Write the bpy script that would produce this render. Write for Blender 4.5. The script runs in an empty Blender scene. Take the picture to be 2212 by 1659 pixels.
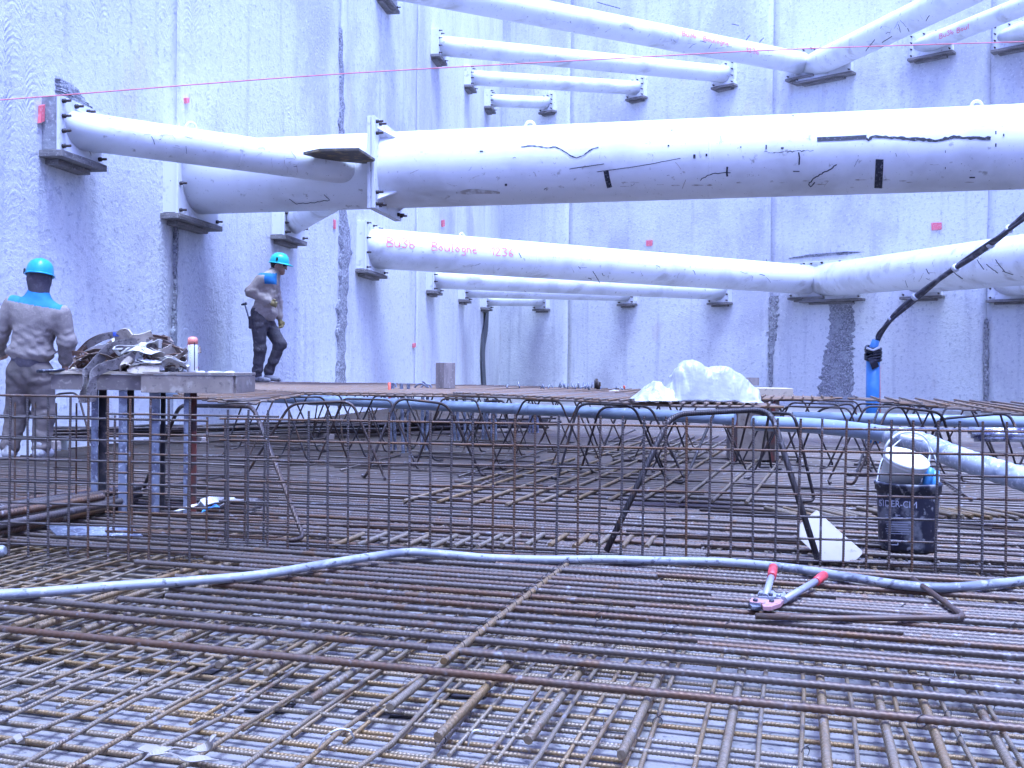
import bpy, bmesh, math, random
import numpy as np
from mathutils import Vector, Matrix, noise
R = math.radians
random.seed(7)
sc = bpy.context.scene
COL = sc.collection

# ------------------------------------------------------------------ camera
FPX, CX, CY = 2170.0, 1106.0, 829.5          # photo measured on a 2212 x 1659 frame
CAMH = 0.845
PITCH, ROLL = R(0.78), R(0.6)
CAMROT = Matrix.Rotation(R(90) - PITCH, 3, 'X') @ Matrix.Rotation(ROLL, 3, 'Z')
camd = bpy.data.cameras.new('camera')
camd.sensor_width = 36.0
camd.lens = 36.0 * FPX / 2212.0
camd.clip_start = 0.05
camd.clip_end = 500
cam = bpy.data.objects.new('camera', camd)
COL.objects.link(cam)
cam.matrix_world = Matrix.Translation((0, 0, CAMH)) @ CAMROT.to_4x4()
sc.camera = cam
CAMP = Vector((0, 0, CAMH))

# ------------------------------------------------------------------ world, sun, exposure
SUN_EL, SUN_AZ = R(74), R(155)               # high behind the camera, veiled by cloud
world = bpy.data.worlds.new('World')
sc.world = world
world.use_nodes = True
wn = world.node_tree
wn.nodes.clear()
wo = wn.nodes.new('ShaderNodeOutputWorld')
wb = wn.nodes.new('ShaderNodeBackground')
sk = wn.nodes.new('ShaderNodeTexSky')
sk.sky_type = 'NISHITA'
sk.sun_disc = False
sk.sun_elevation = SUN_EL
sk.sun_rotation = SUN_AZ
sk.dust_density = 4.0
sk.air_density = 1.2
tint = wn.nodes.new('ShaderNodeMixRGB')
tint.blend_type = 'MULTIPLY'
tint.inputs[0].default_value = 1.0
tint.inputs[2].default_value = (0.545, 0.67, 1.52, 1)
wn.links.new(sk.outputs[0], tint.inputs[1])
wn.links.new(tint.outputs[0], wb.inputs[0])
wb.inputs[1].default_value = 0.13
wn.links.new(wb.outputs[0], wo.inputs[0])
sun_d = bpy.data.lights.new('sun', 'SUN')
sun_d.energy = 1.5
sun_d.angle = R(28)
sun_d.color = (0.50, 0.75, 1.0)
sun = bpy.data.objects.new('sun', sun_d)
COL.objects.link(sun)
sdir = Vector((math.sin(SUN_AZ) * math.cos(SUN_EL), math.cos(SUN_AZ) * math.cos(SUN_EL), math.sin(SUN_EL)))
sun.rotation_euler = (-sdir).to_track_quat('-Z', 'Y').to_euler()
sun.location = (0, -5, 25)
sc.view_settings.view_transform = 'Standard'
sc.view_settings.look = 'None'
sc.view_settings.gamma = 1.0
sc.view_settings.use_curve_mapping = False
sc.view_settings.exposure = 2.12
sc.render.engine = 'CYCLES'
sc.cycles.use_denoising = True
sc.cycles.use_adaptive_sampling = True
sc.cycles.adaptive_threshold = 0.03
sc.cycles.max_bounces = 5
sc.cycles.diffuse_bounces = 3
sc.cycles.glossy_bounces = 2

# ------------------------------------------------------------------ pixel -> place helpers
def ray(x, y):
    return CAMROT @ Vector(((x - CX) / FPX, -(y - CY) / FPX, -1.0))
def at_d(x, y, d):
    r = ray(x, y)
    return CAMP + r * (d / r.y)
def at_z(x, y, z):
    r = ray(x, y)
    return CAMP + r * ((z - CAMH) / r.z)
def at_plane(x, y, p, n):
    r = ray(x, y)
    return CAMP + r * ((p - CAMP).dot(n) / r.dot(n))
def at_cyl(x, y, p, a, rad):
    """first hit of the view ray with the cylinder round axis p + t a"""
    r = ray(x, y)
    w = CAMP - p
    rp = r - a * r.dot(a)
    wp = w - a * w.dot(a)
    A, B, C = rp.dot(rp), 2 * rp.dot(wp), wp.dot(wp) - rad * rad
    disc = max(B * B - 4 * A * C, 0.0)
    t = (-B - math.sqrt(disc)) / (2 * A)
    q = CAMP + r * t
    c = p + a * (q - p).dot(a)
    return q, (q - c).normalized()

# ------------------------------------------------------------------ objects
def wmat(o):
    m = o.matrix_basis.copy()
    while o.parent:
        o = o.parent
        m = o.matrix_basis @ m
    return m
def link(name, mesh, parent=None, W=None):
    o = bpy.data.objects.new(name, mesh)
    COL.objects.link(o)
    W = W if W is not None else Matrix.Identity(4)
    if parent is not None:
        o.parent = parent
        o.matrix_basis = wmat(parent).inverted() @ W
    else:
        o.matrix_basis = W
    return o
def tag(o, label=None, cat=None, group=None, kind=None):
    if label: o['label'] = label
    if cat: o['category'] = cat
    if group: o['group'] = group
    if kind: o['kind'] = kind
    return o
def thing(name, loc, label, cat, group=None):
    o = link(name, None, None, Matrix.Translation(loc))
    o.empty_display_size = 0.1
    return tag(o, label, cat, group)

class MB:
    def __init__(s):
        s.v, s.f, s.sm = [], [], []
    def add(s, vs, fs, smooth=False):
        b = len(s.v)
        s.v += [tuple(v) for v in vs]
        s.f += [tuple(i + b for i in f) for f in fs]
        s.sm += [smooth] * len(fs)
    def box(s, M, x0, x1, y0, y1, z0, z1):
        vs = [M @ Vector(p) for p in ((x0, y0, z0), (x1, y0, z0), (x1, y1, z0), (x0, y1, z0), (x0, y0, z1), (x1, y0, z1), (x1, y1, z1), (x0, y1, z1))]
        s.add(vs, [(3, 2, 1, 0), (4, 5, 6, 7), (0, 1, 5, 4), (1, 2, 6, 5), (2, 3, 7, 6), (3, 0, 4, 7)])
    def hexa(s, a, b):
        """a, b: two loops of equal length joined to a solid"""
        n = len(a)
        fs = [tuple(range(n))[::-1], tuple(range(n, 2 * n))]
        fs += [(i, (i + 1) % n, n + (i + 1) % n, n + i) for i in range(n)]
        s.add(list(a) + list(b), fs)
    def tube(s, path, r, seg=8, cap=True):
        path = [Vector(p) for p in path]
        n = len(path)
        rr = r if isinstance(r, (list, tuple)) else [r] * n
        t = [(path[min(i + 1, n - 1)] - path[max(i - 1, 0)]).normalized() for i in range(n)]
        up = Vector((0, 0, 1)) if abs(t[0].z) < 0.9 else Vector((1, 0, 0))
        u = t[0].cross(up).normalized()
        vs, fs = [], []
        for i in range(n):
            u = (u - t[i] * u.dot(t[i])).normalized()
            w = t[i].cross(u)
            for k in range(seg):
                a = 2 * math.pi * k / seg
                vs.append(path[i] + (u * math.cos(a) + w * math.sin(a)) * rr[i])
        for i in range(n - 1):
            for k in range(seg):
                fs.append((i * seg + k, i * seg + (k + 1) % seg, (i + 1) * seg + (k + 1) % seg, (i + 1) * seg + k))
        s.add(vs, fs, True)
        if cap:
            b = len(s.v) - len(vs)
            s.f += [tuple(b + k for k in range(seg))[::-1], tuple(b + (n - 1) * seg + k for k in range(seg))]
            s.sm += [False, False]
    def lathe(s, M, prof, seg=24):
        vs, fs = [], []
        n = len(prof)
        for (r, z) in prof:
            for k in range(seg):
                a = 2 * math.pi * k / seg
                vs.append(M @ Vector((r * math.cos(a), r * math.sin(a), z)))
        for i in range(n - 1):
            for k in range(seg):
                fs.append((i * seg + k, i * seg + (k + 1) % seg, (i + 1) * seg + (k + 1) % seg, (i + 1) * seg + k))
        s.add(vs, fs, True)
        b = len(s.v) - len(vs)
        if prof[0][0] > 1e-4:
            s.f.append(tuple(b + k for k in range(seg))[::-1]); s.sm.append(False)
        if prof[-1][0] > 1e-4:
            s.f.append(tuple(b + (n - 1) * seg + k for k in range(seg))); s.sm.append(False)
    def ribbon(s, path, w, th, side):
        """flat strap swept along path; side = width direction(s)"""
        path = [Vector(p) for p in path]
        n = len(path)
        vs, fs = [], []
        for i in range(n):
            t = (path[min(i + 1, n - 1)] - path[max(i - 1, 0)]).normalized()
            sd = Vector(side[i] if isinstance(side, list) else side)
            sd = (sd - t * sd.dot(t)).normalized()
            nn = t.cross(sd)
            p = path[i]
            vs += [p - sd * w / 2 - nn * th / 2, p + sd * w / 2 - nn * th / 2, p + sd * w / 2 + nn * th / 2, p - sd * w / 2 + nn * th / 2]
        for i in range(n - 1):
            for k in range(4):
                fs.append((i * 4 + k, i * 4 + (k + 1) % 4, i * 4 + 4 + (k + 1) % 4, i * 4 + 4 + k))
        fs += [(3, 2, 1, 0), tuple((n - 1) * 4 + k for k in range(4))]
        s.add(vs, fs, False)
    def mesh(s, name, mats):
        m = bpy.data.meshes.new(name)
        m.from_pydata([tuple(v) for v in s.v], [], s.f)
        for q in (mats if isinstance(mats, (list, tuple)) else [mats]):
            m.materials.append(q)
        m.polygons.foreach_set('use_smooth', s.sm)
        m.update()
        return m
    def build(s, name, mats, parent=None, W=None, bevel=0.0):
        m = s.mesh(name, mats)
        bm = bmesh.new(); bm.from_mesh(m)
        bmesh.ops.recalc_face_normals(bm, faces=bm.faces)
        bm.to_mesh(m); bm.free()
        o = link(name, m, parent, W)
        if bevel:
            b = o.modifiers.new('bevel', 'BEVEL')
            b.width = bevel; b.segments = 2; b.limit_method = 'ANGLE'
        return o

def smooth_path(pts, per=8):
    """Catmull-Rom through the points"""
    pts = [Vector(p) for p in pts]
    P = [pts[0] * 2 - pts[1]] + pts + [pts[-1] * 2 - pts[-2]]
    out = []
    for i in range(1, len(P) - 2):
        for k in range(per):
            t = k / per
            a, b, c, d = P[i - 1], P[i], P[i + 1], P[i + 2]
            out.append(0.5 * ((2 * b) + (c - a) * t + (2 * a - 5 * b + 4 * c - d) * t * t + (3 * b - a - 3 * c + d) * t ** 3))
    out.append(pts[-1])
    return out
def fillet(pts, rad, per=6):
    pts = [Vector(p) for p in pts]
    out = [pts[0]]
    for i in range(1, len(pts) - 1):
        a, b, c = pts[i - 1], pts[i], pts[i + 1]
        da, dc = (a - b), (c - b)
        r = min(rad, da.length * 0.45, dc.length * 0.45)
        p0, p1 = b + da.normalized() * r, b + dc.normalized() * r
        for k in range(per + 1):
            t = k / per
            out.append(p0 * (1 - t) ** 2 + b * 2 * t * (1 - t) + p1 * t * t)
    out.append(pts[-1])
    return out
def frame_x(p, d, up=Vector((0, 0, 1)), roll=0.0):
    """matrix with local X along d, at p"""
    x = Vector(d).normalized()
    if abs(x.dot(up)) > 0.99: up = Vector((0, 1, 0))
    y = up.cross(x).normalized()
    z = x.cross(y)
    m = Matrix((x, y, z)).transposed().to_4x4()
    m.translation = p
    if roll: m = m @ Matrix.Rotation(roll, 4, 'X')
    return m

# ------------------------------------------------------------------ materials
def new_mat(name):
    m = bpy.data.materials.new(name)
    m.use_nodes = True
    nt = m.node_tree
    bs = nt.nodes['Principled BSDF']
    return m, nt, bs
class NT:
    def __init__(s, nt): s.nt = nt
    def n(s, t, **kw):
        q = s.nt.nodes.new(t)
        for k, v in kw.items(): setattr(q, k, v)
        return q
    def put(s, sock, v):
        if isinstance(v, bpy.types.NodeSocket): s.nt.links.new(v, sock)
        elif isinstance(v, (tuple, list)) and sock.type == 'RGBA' and len(v) == 3: sock.default_value = (*v, 1)
        else: sock.default_value = v
    def math(s, op, a, b=0.0, c=0.0, clamp=False):
        q = s.n('ShaderNodeMath', operation=op); q.use_clamp = clamp
        s.put(q.inputs[0], a); s.put(q.inputs[1], b)
        if len(q.inputs) > 2: s.put(q.inputs[2], c)
        return q.outputs[0]
    def mix(s, f, a, b, mode='MIX'):
        q = s.n('ShaderNodeMixRGB', blend_type=mode)
        s.put(q.inputs[0], f); s.put(q.inputs[1], a); s.put(q.inputs[2], b)
        return q.outputs[0]
    def noise(s, vec, scale, detail=4, rough=0.55):
        q = s.n('ShaderNodeTexNoise')
        s.put(q.inputs['Vector'], vec); s.put(q.inputs['Scale'], scale)
        q.inputs['Detail'].default_value = detail; q.inputs['Roughness'].default_value = rough
        return q.outputs[0]
    def ramp(s, f, lo, hi):
        q = s.n('ShaderNodeMapRange'); q.interpolation_type = 'SMOOTHSTEP'
        s.put(q.inputs[0], f); q.inputs[1].default_value = lo; q.inputs[2].default_value = hi
        return q.outputs[0]
    def scale(s, vec, xyz, off=None):
        q = s.n('ShaderNodeMapping')
        s.put(q.inputs[0], vec); q.inputs[3].default_value = xyz
        if off is not None: s.put(q.inputs[1], off)
        return q.outputs[0]
    def bump(s, h, strength, dist, prev=None):
        q = s.n('ShaderNodeBump'); q.inputs['Strength'].default_value = strength; q.inputs['Distance'].default_value = dist
        s.put(q.inputs['Height'], h)
        if prev is not None: s.put(q.inputs['Normal'], prev)
        return q.outputs[0]
    def pos(s): return s.n('ShaderNodeNewGeometry').outputs['Position']
    def obj(s): return s.n('ShaderNodeTexCoord').outputs['Object']

def M(name, col, rough=0.6, metal=0.0, layers=(), bump=None, coord='obj', **extra):
    """layers: (scale, lo, hi, colour, stretch) dirt layers mixed over the base colour by noise"""
    m, nt, bs = new_mat(name)
    T = NT(nt)
    P = T.obj() if coord == 'obj' else T.pos()
    c = T.mix(0.0, col, col)
    for L in layers:
        sc_, lo, hi, c2 = L[:4]
        st = L[4] if len(L) > 4 else (1, 1, 1)
        c = T.mix(T.ramp(T.noise(T.scale(P, st, (sc_ * 1.7, 3.1, sc_ * .3)), sc_), lo, hi), c, c2)
    T.put(bs.inputs['Base Color'], c)
    bs.inputs['Roughness'].default_value = rough
    bs.inputs['Metallic'].default_value = metal
    for k, v in extra.items(): bs.inputs[k].default_value = v
    if bump:
        T.put(bs.inputs['Normal'], T.bump(T.noise(P, bump[0], 5, 0.6), bump[1], bump[2]))
    return m

def rebar_mat(name, rust, steel, bias=0.5, rib=False, metal=0.42, rough=0.34):
    m, nt, bs = new_mat(name)
    T = NT(nt)
    info = T.n('ShaderNodeObjectInfo')
    P = T.pos()
    n1 = T.noise(P, 3.0, 2)
    n2 = T.noise(P, 45.0, 2)
    f = T.math('ADD', T.math('MULTIPLY', info.outputs['Random'], 0.5), T.math('ADD', T.math('MULTIPLY', n1, 0.7), T.math('MULTIPLY', n2, 0.5)))
    f = T.ramp(f, bias + 0.02, bias + 0.62)
    c = T.mix(f, rust, steel)
    dirt = T.ramp(T.noise(P, 16.0, 3, 0.7), 0.60, 0.72)
    c = T.mix(T.math('MULTIPLY', dirt, 0.55), c, (0.32, 0.31, 0.34))          # splashed cement
    c = T.mix(T.math('MULTIPLY', T.ramp(T.noise(P, 9.0, 2), 0.62, 0.70), 0.6), c, (0.15, 0.075, 0.035))
    T.put(bs.inputs['Base Color'], c)
    bs.inputs['Metallic'].default_value = metal
    T.put(bs.inputs['Roughness'], T.math('ADD', rough, T.math('MULTIPLY', n2, 0.3)))
    h = T.noise(P, 160.0, 3)
    if rib:
        O = T.obj()
        sx = T.n('ShaderNodeSeparateXYZ'); T.put(sx.inputs[0], O)
        ang = T.math('ARCTAN2', sx.outputs[2], sx.outputs[1])
        w = T.math('SINE', T.math('ADD', T.math('MULTIPLY', sx.outputs[0], 2 * math.pi / 0.011), ang))
        h = T.math('ADD', T.math('MULTIPLY', h, 0.4), T.math('MULTIPLY', w, 0.5))
        T.put(bs.inputs['Normal'], T.bump(h, 0.9, 0.0015))
    else:
        T.put(bs.inputs['Normal'], T.bump(h, 0.5, 0.001))
    return m

def wall_mat(name, scallop):
    """sprayed and milled concrete; object X runs along the wall, Z up"""
    m, nt, bs = new_mat(name)
    T = NT(nt)
    O = T.obj()
    base = T.mix(T.ramp(T.noise(O, 0.22, 4), 0.35, 0.65), (0.66, 0.66, 0.66), (0.76, 0.76, 0.75))
    st = T.noise(T.scale(O, (1.6, 1, 0.10)), 2.0, 4, 0.6)                       # runs of water down the face
    base = T.mix(T.math('MULTIPLY', T.ramp(st, 0.52, 0.72), 0.40), base, (0.38, 0.38, 0.44))
    rus = T.noise(T.scale(O, (1.1, 1, 0.5), (11, 4, 2)), 0.9, 4, 0.65)
    base = T.mix(T.math('MULTIPLY', T.ramp(rus, 0.60, 0.72), 0.35), base, (0.58, 0.48, 0.40))
    pale = T.noise(T.scale(O, (1.2, 1, 0.30), (7, 2, 5)), 1.3, 4, 0.6)
    base = T.mix(T.math('MULTIPLY', T.ramp(pale, 0.56, 0.72), 0.5), base, (0.80, 0.78, 0.74))
    damp = T.noise(T.scale(O, (1, 1, 0.6), (2, 8, 1)), 0.30, 5, 0.62)           # damp patches
    base = T.mix(T.math('MULTIPLY', T.ramp(damp, 0.49, 0.64), 0.50), base, (0.36, 0.345, 0.42))
    spk = T.noise(O, 11.0, 5, 0.8)
    base = T.mix(T.math('MULTIPLY', T.ramp(spk, 0.53, 0.64), 0.48), base, (0.25, 0.26, 0.33))
    base = T.mix(T.math('MULTIPLY', T.ramp(T.noise(O, 15.0, 4, 0.8), 0.55, 0.66), 0.50), base, (0.88, 0.88, 0.86))
    # short dark dashes scraped by the grab
    dash = T.noise(T.scale(O, (4.0, 1, 1.0), (3, 0, 9)), 2.6, 4, 0.65)
    base = T.mix(T.math('MULTIPLY', T.ramp(dash, 0.65, 0.73), 0.5), base, (0.22, 0.22, 0.28))
    T.put(bs.inputs['Base Color'], base)
    bs.inputs['Roughness'].default_value = 0.85
    b = T.bump(T.noise(O, 5.0, 3), 0.5, 0.02)
    b = T.bump(spk, 0.7, 0.028, b)
    if scallop:
        sx = T.n('ShaderNodeSeparateXYZ'); T.put(sx.inputs[0], T.scale(O, (1, 1, 1)))
        wob = T.math('MULTIPLY', T.math('SUBTRACT', T.noise(O, 1.2, 3), 0.5), 0.5)
        row = T.math('ADD', T.math('MULTIPLY', sx.outputs[0], 3.1), wob)
        fx = T.math('SUBTRACT', T.math('FRACT', row), 0.5)
        arc = T.math('SUBTRACT', 0.42, T.math('MULTIPLY', T.math('MULTIPLY', fx, fx), 0.62))
        zz = T.math('ADD', T.math('MULTIPLY', sx.outputs[2], 1.0), T.math('MULTIPLY', T.math('FLOOR', row), 0.37))
        ph = T.math('ADD', T.math('SUBTRACT', zz, arc), T.math('MULTIPLY', T.noise(O, 3.5, 3), 0.10))
        w = T.math('SINE', T.math('MULTIPLY', ph, 2 * math.pi / 0.07))
        w = T.math('MULTIPLY', w, T.ramp(T.noise(O, 0.6, 4), 0.47, 0.66))
        w = T.math('MULTIPLY', w, T.ramp(T.noise(O, 6.0, 3), 0.38, 0.65))
        b = T.bump(w, 0.4, 0.008, b)
    T.put(bs.inputs['Normal'], b)
    return m

MAT = {}
MAT['wall_l'] = wall_mat('milled_concrete', True)
MAT['wall_b'] = wall_mat('sprayed_concrete', False)
MAT['rough'] = M('rough_dark_concrete', (0.29, 0.285, 0.31), 0.9, 0, [(16, .45, .62, (0.48, .48, .49)), (30, .5, .62, (.15, .15, .17)), (3, .5, .7, (.40, .40, .42))], (18, 1.0, .05))
MAT['groove'] = M('joint_earth', (0.07, 0.065, 0.07), 0.95, 0, [(8, .4, .6, (0.15, .14, .14))], (14, .8, .03))
MAT['ground'] = M('blinding_concrete', (0.23, 0.21, 0.20), 0.8, 0, [(1.5, .45, .65, (.18, .165, .16)), (7, .55, .70, (.15, .138, .135)), (38, .58, .68, (.08, .08, .09)), (16, .62, .75, (.32, .31, .30))], (20, .7, .012), 'pos')
MAT['thick'] = rebar_mat('rusty_rebar', (0.128, 0.064, 0.036), (0.122, 0.096, 0.085), 0.36)
MAT['thin'] = rebar_mat('mesh_rebar', (0.25, 0.155, 0.07), (0.235, 0.185, 0.135), 0.44, rib=True)
MAT['panel'] = rebar_mat('panel_rebar', (0.16, 0.078, 0.038), (0.10, 0.082, 0.08), 0.36, rib=True)
MAT['chair'] = rebar_mat('trestle_rebar', (0.075, 0.045, 0.032), (0.05, 0.042, 0.045), 0.45, rib=True)
MAT['mat_up'] = rebar_mat('upper_rebar', (0.21, 0.115, 0.06), (0.19, 0.15, 0.13), 0.46, False, 0.0, 0.6)
MAT['white'] = M('white_strut_paint', (0.80, 0.80, 0.81), 0.42, 0, [(1.3, .48, .70, (.66, .655, .65)), (2.2, .56, .72, (.55, .53, .50), (.25, 1, 1)), (9, .63, .74, (.45, .43, .40)), (40, .67, .74, (.28, .25, .23))], (3, .2, .012))
MAT['plate'] = M('plate_paint', (0.74, 0.74, 0.75), 0.5, 0, [(6, .55, .70, (.50, .49, .48)), (14, .68, .74, (.22, .16, .12))], (9, .3, .006))
MAT['grout'] = M('grout_pad', (0.30, 0.30, 0.32), 0.85, 0, [(5, .45, .65, (.22, .22, .24)), (30, .55, .65, (.42, .42, .43))], (25, .6, .01))
MAT['ledge'] = M('weathered_timber', (0.22, 0.20, 0.19), 0.85, 0, [(12, .45, .65, (.13, .115, .11), (.3, .3, 3)), (40, .55, .7, (.34, .32, .30))], (30, .5, .005))
MAT['bolt'] = M('dark_bolt', (0.05, 0.045, 0.045), 0.5, 0.5, [(60, .5, .6, (.12, .07, .05))])
MAT['scuff'] = M('black_scuff', (0.025, 0.025, 0.035), 0.6, 0, [(40, .55, .66, (.16, .16, .18))], coord='pos')
MAT['grime'] = M('brown_grime', (0.42, 0.38, 0.34), 0.7, 0, [(12, .4, .6, (.66, .65, .64))], coord='pos')
MAT['pink'] = M('pink_marker_paint', (0.85, 0.17, 0.20), 0.6, 0, [(30, .50, .66, (.85, .34, .36))], coord='pos')
MAT['gusset'] = M('gusset_steel', (0.10, 0.085, 0.07), 0.6, .2, [(8, .5, .65, (.25, .19, .10))])
MAT['string'] = M('red_string', (0.75, 0.20, 0.24), 0.7)
MAT['hose'] = M('cement_stained_hose', (0.29, 0.30, 0.34), 0.5, 0, [(5, .46, .66, (.16, .17, .21), (.25, 2, 2)), (24, .52, .70, (.40, .41, .43)), (34, .58, .68, (.10, .10, .13))], (40, .3, .004), 'pos')
MAT['pvc'] = M('grey_pvc', (0.27, 0.33, 0.42), 0.32, 0, [(3, .5, .7, (.22, .27, .35)), (30, .66, .74, (.55, .56, .6))], coord='pos')
MAT['pvc_dusty'] = M('dusty_sleeve', (0.40, 0.43, 0.48), 0.6, 0, [(9, .45, .62, (.22, .25, .31)), (45, .55, .66, (.66, .66, .70))], (60, .4, .004), 'pos')
MAT['blue'] = M('blue_pvc', (0.06, 0.28, 0.62), 0.4, 0, [(5, .5, .7, (.10, .34, .66)), (18, .66, .74, (.42, .44, .5))], coord='pos')
MAT['cable'] = M('black_cable', (0.07, 0.065, 0.08), 0.5, 0, [(14, .5, .68, (.18, .17, .19))], coord='pos')
MAT['tape_white'] = M('white_tape', (0.72, 0.73, 0.76), 0.5)
MAT['black_bag'] = M('black_plastic', (0.02, 0.02, 0.03), 0.25, 0, [], (30, .8, .01))
MAT['ply'] = M('plywood_face', (0.32, 0.255, 0.21), 0.75, 0, [(4.5, .42, .62, (.24, .19, .165)), (14, .52, .68, (.40, .34, .29)), (36, .6, .7, (.17, .135, .12))], (30, .25, .003))
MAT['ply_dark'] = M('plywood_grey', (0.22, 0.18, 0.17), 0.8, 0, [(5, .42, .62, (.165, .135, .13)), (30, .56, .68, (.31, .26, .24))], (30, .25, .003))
MAT['ply_edge'] = M('pale_plywood', (0.50, 0.41, 0.31), 0.7, 0, [(14, .5, .65, (.50, .42, .32)), (40, .6, .7, (.3, .25, .2))])
MAT['dust'] = M('white_plaster_dust', (0.78, 0.78, 0.78), 0.9, 0, [(30, .5, .65, (.55, .54, .53))], (40, .8, .01))
MAT['redpaint'] = M('red_primer', (0.20, 0.05, 0.035), 0.6, 0, [(9, .42, .6, (.08, .05, .045))])
MAT['post'] = M('galvanised_post', (0.24, 0.26, 0.33), 0.5, .4, [(14, .45, .6, (.13, .13, .18)), (45, .55, .66, (.45, .46, .52))], (40, .5, .004), 'pos')
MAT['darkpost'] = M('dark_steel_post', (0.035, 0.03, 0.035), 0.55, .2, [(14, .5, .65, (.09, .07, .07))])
MAT['rustflat'] = M('rusty_flat_bar', (0.11, 0.06, 0.045), 0.75, 0.1, [(20, .5, .65, (.20, .11, .07))])
MAT['strap_grey'] = M('grey_webbing', (0.25, 0.215, 0.205), 0.85, 0, [(25, .45, .62, (.36, .32, .30)), (8, .5, .65, (.15, .13, .125)), (60, .55, .65, (.10, .085, .08))], (120, .6, .003))
MAT['strap_cream'] = M('cream_webbing', (0.52, 0.44, 0.36), 0.85, 0, [(14, .5, .66, (.36, .30, .25)), (40, .58, .68, (.20, .165, .14))], (120, .5, .003))
MAT['strap_white'] = M('white_webbing', (0.60, 0.57, 0.54), 0.8, 0, [(18, .5, .66, (.40, .37, .35))], (120, .4, .003))
MAT['strap_brown'] = M('brown_webbing', (0.15, 0.105, 0.085), 0.85, 0, [(20, .5, .65, (.26, .20, .17))], (120, .5, .003))
MAT['ink'] = M('black_print', (0.02, 0.02, 0.025), 0.6)
MAT['can'] = M('white_can', (0.74, 0.74, 0.76), 0.3, 0.0, [(20, .64, .72, (.5, .48, .5))])
MAT['orange'] = M('orange_cap', (0.85, 0.27, 0.20), 0.45, 0, [(25, .5, .65, (.7, .25, .2))])
MAT['redprint'] = M('red_print', (0.55, 0.03, 0.05), 0.5)
MAT['blueprint'] = M('blue_print', (0.04, 0.09, 0.42), 0.5)
MAT['bucket'] = M('black_bucket_plastic', (0.018, 0.018, 0.035), 0.4, 0, [(9, .52, .66, (.04, .04, .06)), (9, .52, .66, (.17, .17, .19)), (36, .56, .68, (.26, .26, .28))], (30, .2, .003))
MAT['wbucket'] = M('white_bucket_plastic', (0.82, 0.82, 0.80), 0.35, 0, [(10, .56, .70, (.66, .66, .64)), (40, .68, .75, (.4, .4, .38))])
MAT['letter'] = M('bucket_lettering', (0.40, 0.41, 0.52), 0.6)
MAT['board'] = M('white_melamine', (0.31, 0.265, 0.23), 0.6, 0, [(5, .5, .7, (.27, .23, .205)), (24, .64, .74, (.20, .17, .16))])
MAT['grip'] = M('red_rubber_grip', (0.62, 0.06, 0.07), 0.45, 0, [(20, .55, .7, (.45, .06, .07))])
MAT['tool'] = M('grey_tool_tube', (0.30, 0.30, 0.36), 0.45, 0.1, [(20, .55, .7, (.22, .21, .25))])
MAT['toolred'] = M('worn_pink_steel', (0.50, 0.25, 0.27), 0.55, .2, [(20, .5, .62, (.28, .26, .29))])
MAT['tooldark'] = M('dark_tool_steel', (0.06, 0.06, 0.08), 0.45, .6, [(30, .5, .62, (.3, .3, .34))])
MAT['foil'] = M('shiny_wrap', (0.55, 0.56, 0.62), 0.18, .8, [(6, .5, .6, (.12, .12, .2))], (14, .8, .02), 'pos')
MAT['paper'] = M('cream_paper', (0.30, 0.26, 0.23), 0.8)
MAT['water'] = M('rubber_waterstop', (0.06, 0.062, 0.075), 0.6, 0, [(9, .46, .62, (.15, .15, .17), (6, 6, .25))], (10, .5, .01), 'pos')
MAT['jacket'] = M('tan_work_jacket', (0.27, 0.222, 0.205), 0.9, 0, [(5, .45, .65, (.225, .185, .172)), (60, .5, .7, (.30, .25, .23))], (7, .55, .022))
MAT['jacket_pale'] = M('pale_work_jacket', (0.46, 0.37, 0.33), 0.9, 0, [(5, .45, .65, (.38, .30, .27)), (60, .5, .7, (.50, .41, .37))], (7, .55, .022))
MAT['yoke'] = M('blue_yoke', (0.02, 0.19, 0.48), 0.85, 0, [(7, .45, .65, (.03, .22, .52))], (18, .35, .008))
MAT['trouser'] = M('taupe_work_trousers', (0.15, 0.118, 0.108), 0.9, 0, [(5, .45, .65, (.11, .088, .082)), (16, .6, .72, (.22, .18, .165))], (7, .6, .022))
MAT['jean'] = M('dark_work_trousers', (0.095, 0.08, 0.09), 0.9, 0, [(5, .45, .65, (.12, .10, .11)), (18, .6, .72, (.19, .165, .17))], (10, .8, .03))
MAT['helmet'] = M('cyan_helmet_shell', (0.03, 0.52, 0.58), 0.3, 0, [(6, .55, .7, (.04, .45, .52))])
MAT['helmet_dark'] = M('blue_helmet_shell', (0.02, 0.33, 0.55), 0.32, 0, [(6, .55, .7, (.02, .28, .48))])
MAT['knit'] = M('dark_knit', (0.085, 0.07, 0.085), 0.95, 0, [(30, .5, .65, (.11, .095, .11))], (90, .6, .006))
MAT['skin'] = M('skin', (0.46, 0.27, 0.20), 0.55, 0, [(16, .5, .65, (.40, .22, .165))])
MAT['hair'] = M('dark_hair', (0.015, 0.012, 0.012), 0.7)
MAT['glove'] = M('yellow_work_glove', (0.42, 0.32, 0.15), 0.85, 0, [(16, .5, .65, (.20, .16, .10))])
MAT['shoe'] = M('dusty_shoe', (0.42, 0.40, 0.40), 0.8, 0, [(12, .5, .65, (.22, .20, .20))])
MAT['pinkstake'] = M('red_stake', (0.70, 0.12, 0.07), 0.6)
MAT['timber'] = M('formwork_timber', (0.33, 0.27, 0.25), 0.8, 0, [(14, .45, .62, (.25, .20, .19), (1, 1, .2)), (40, .58, .7, (.44, .38, .35))], (30, .4, .004))
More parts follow.
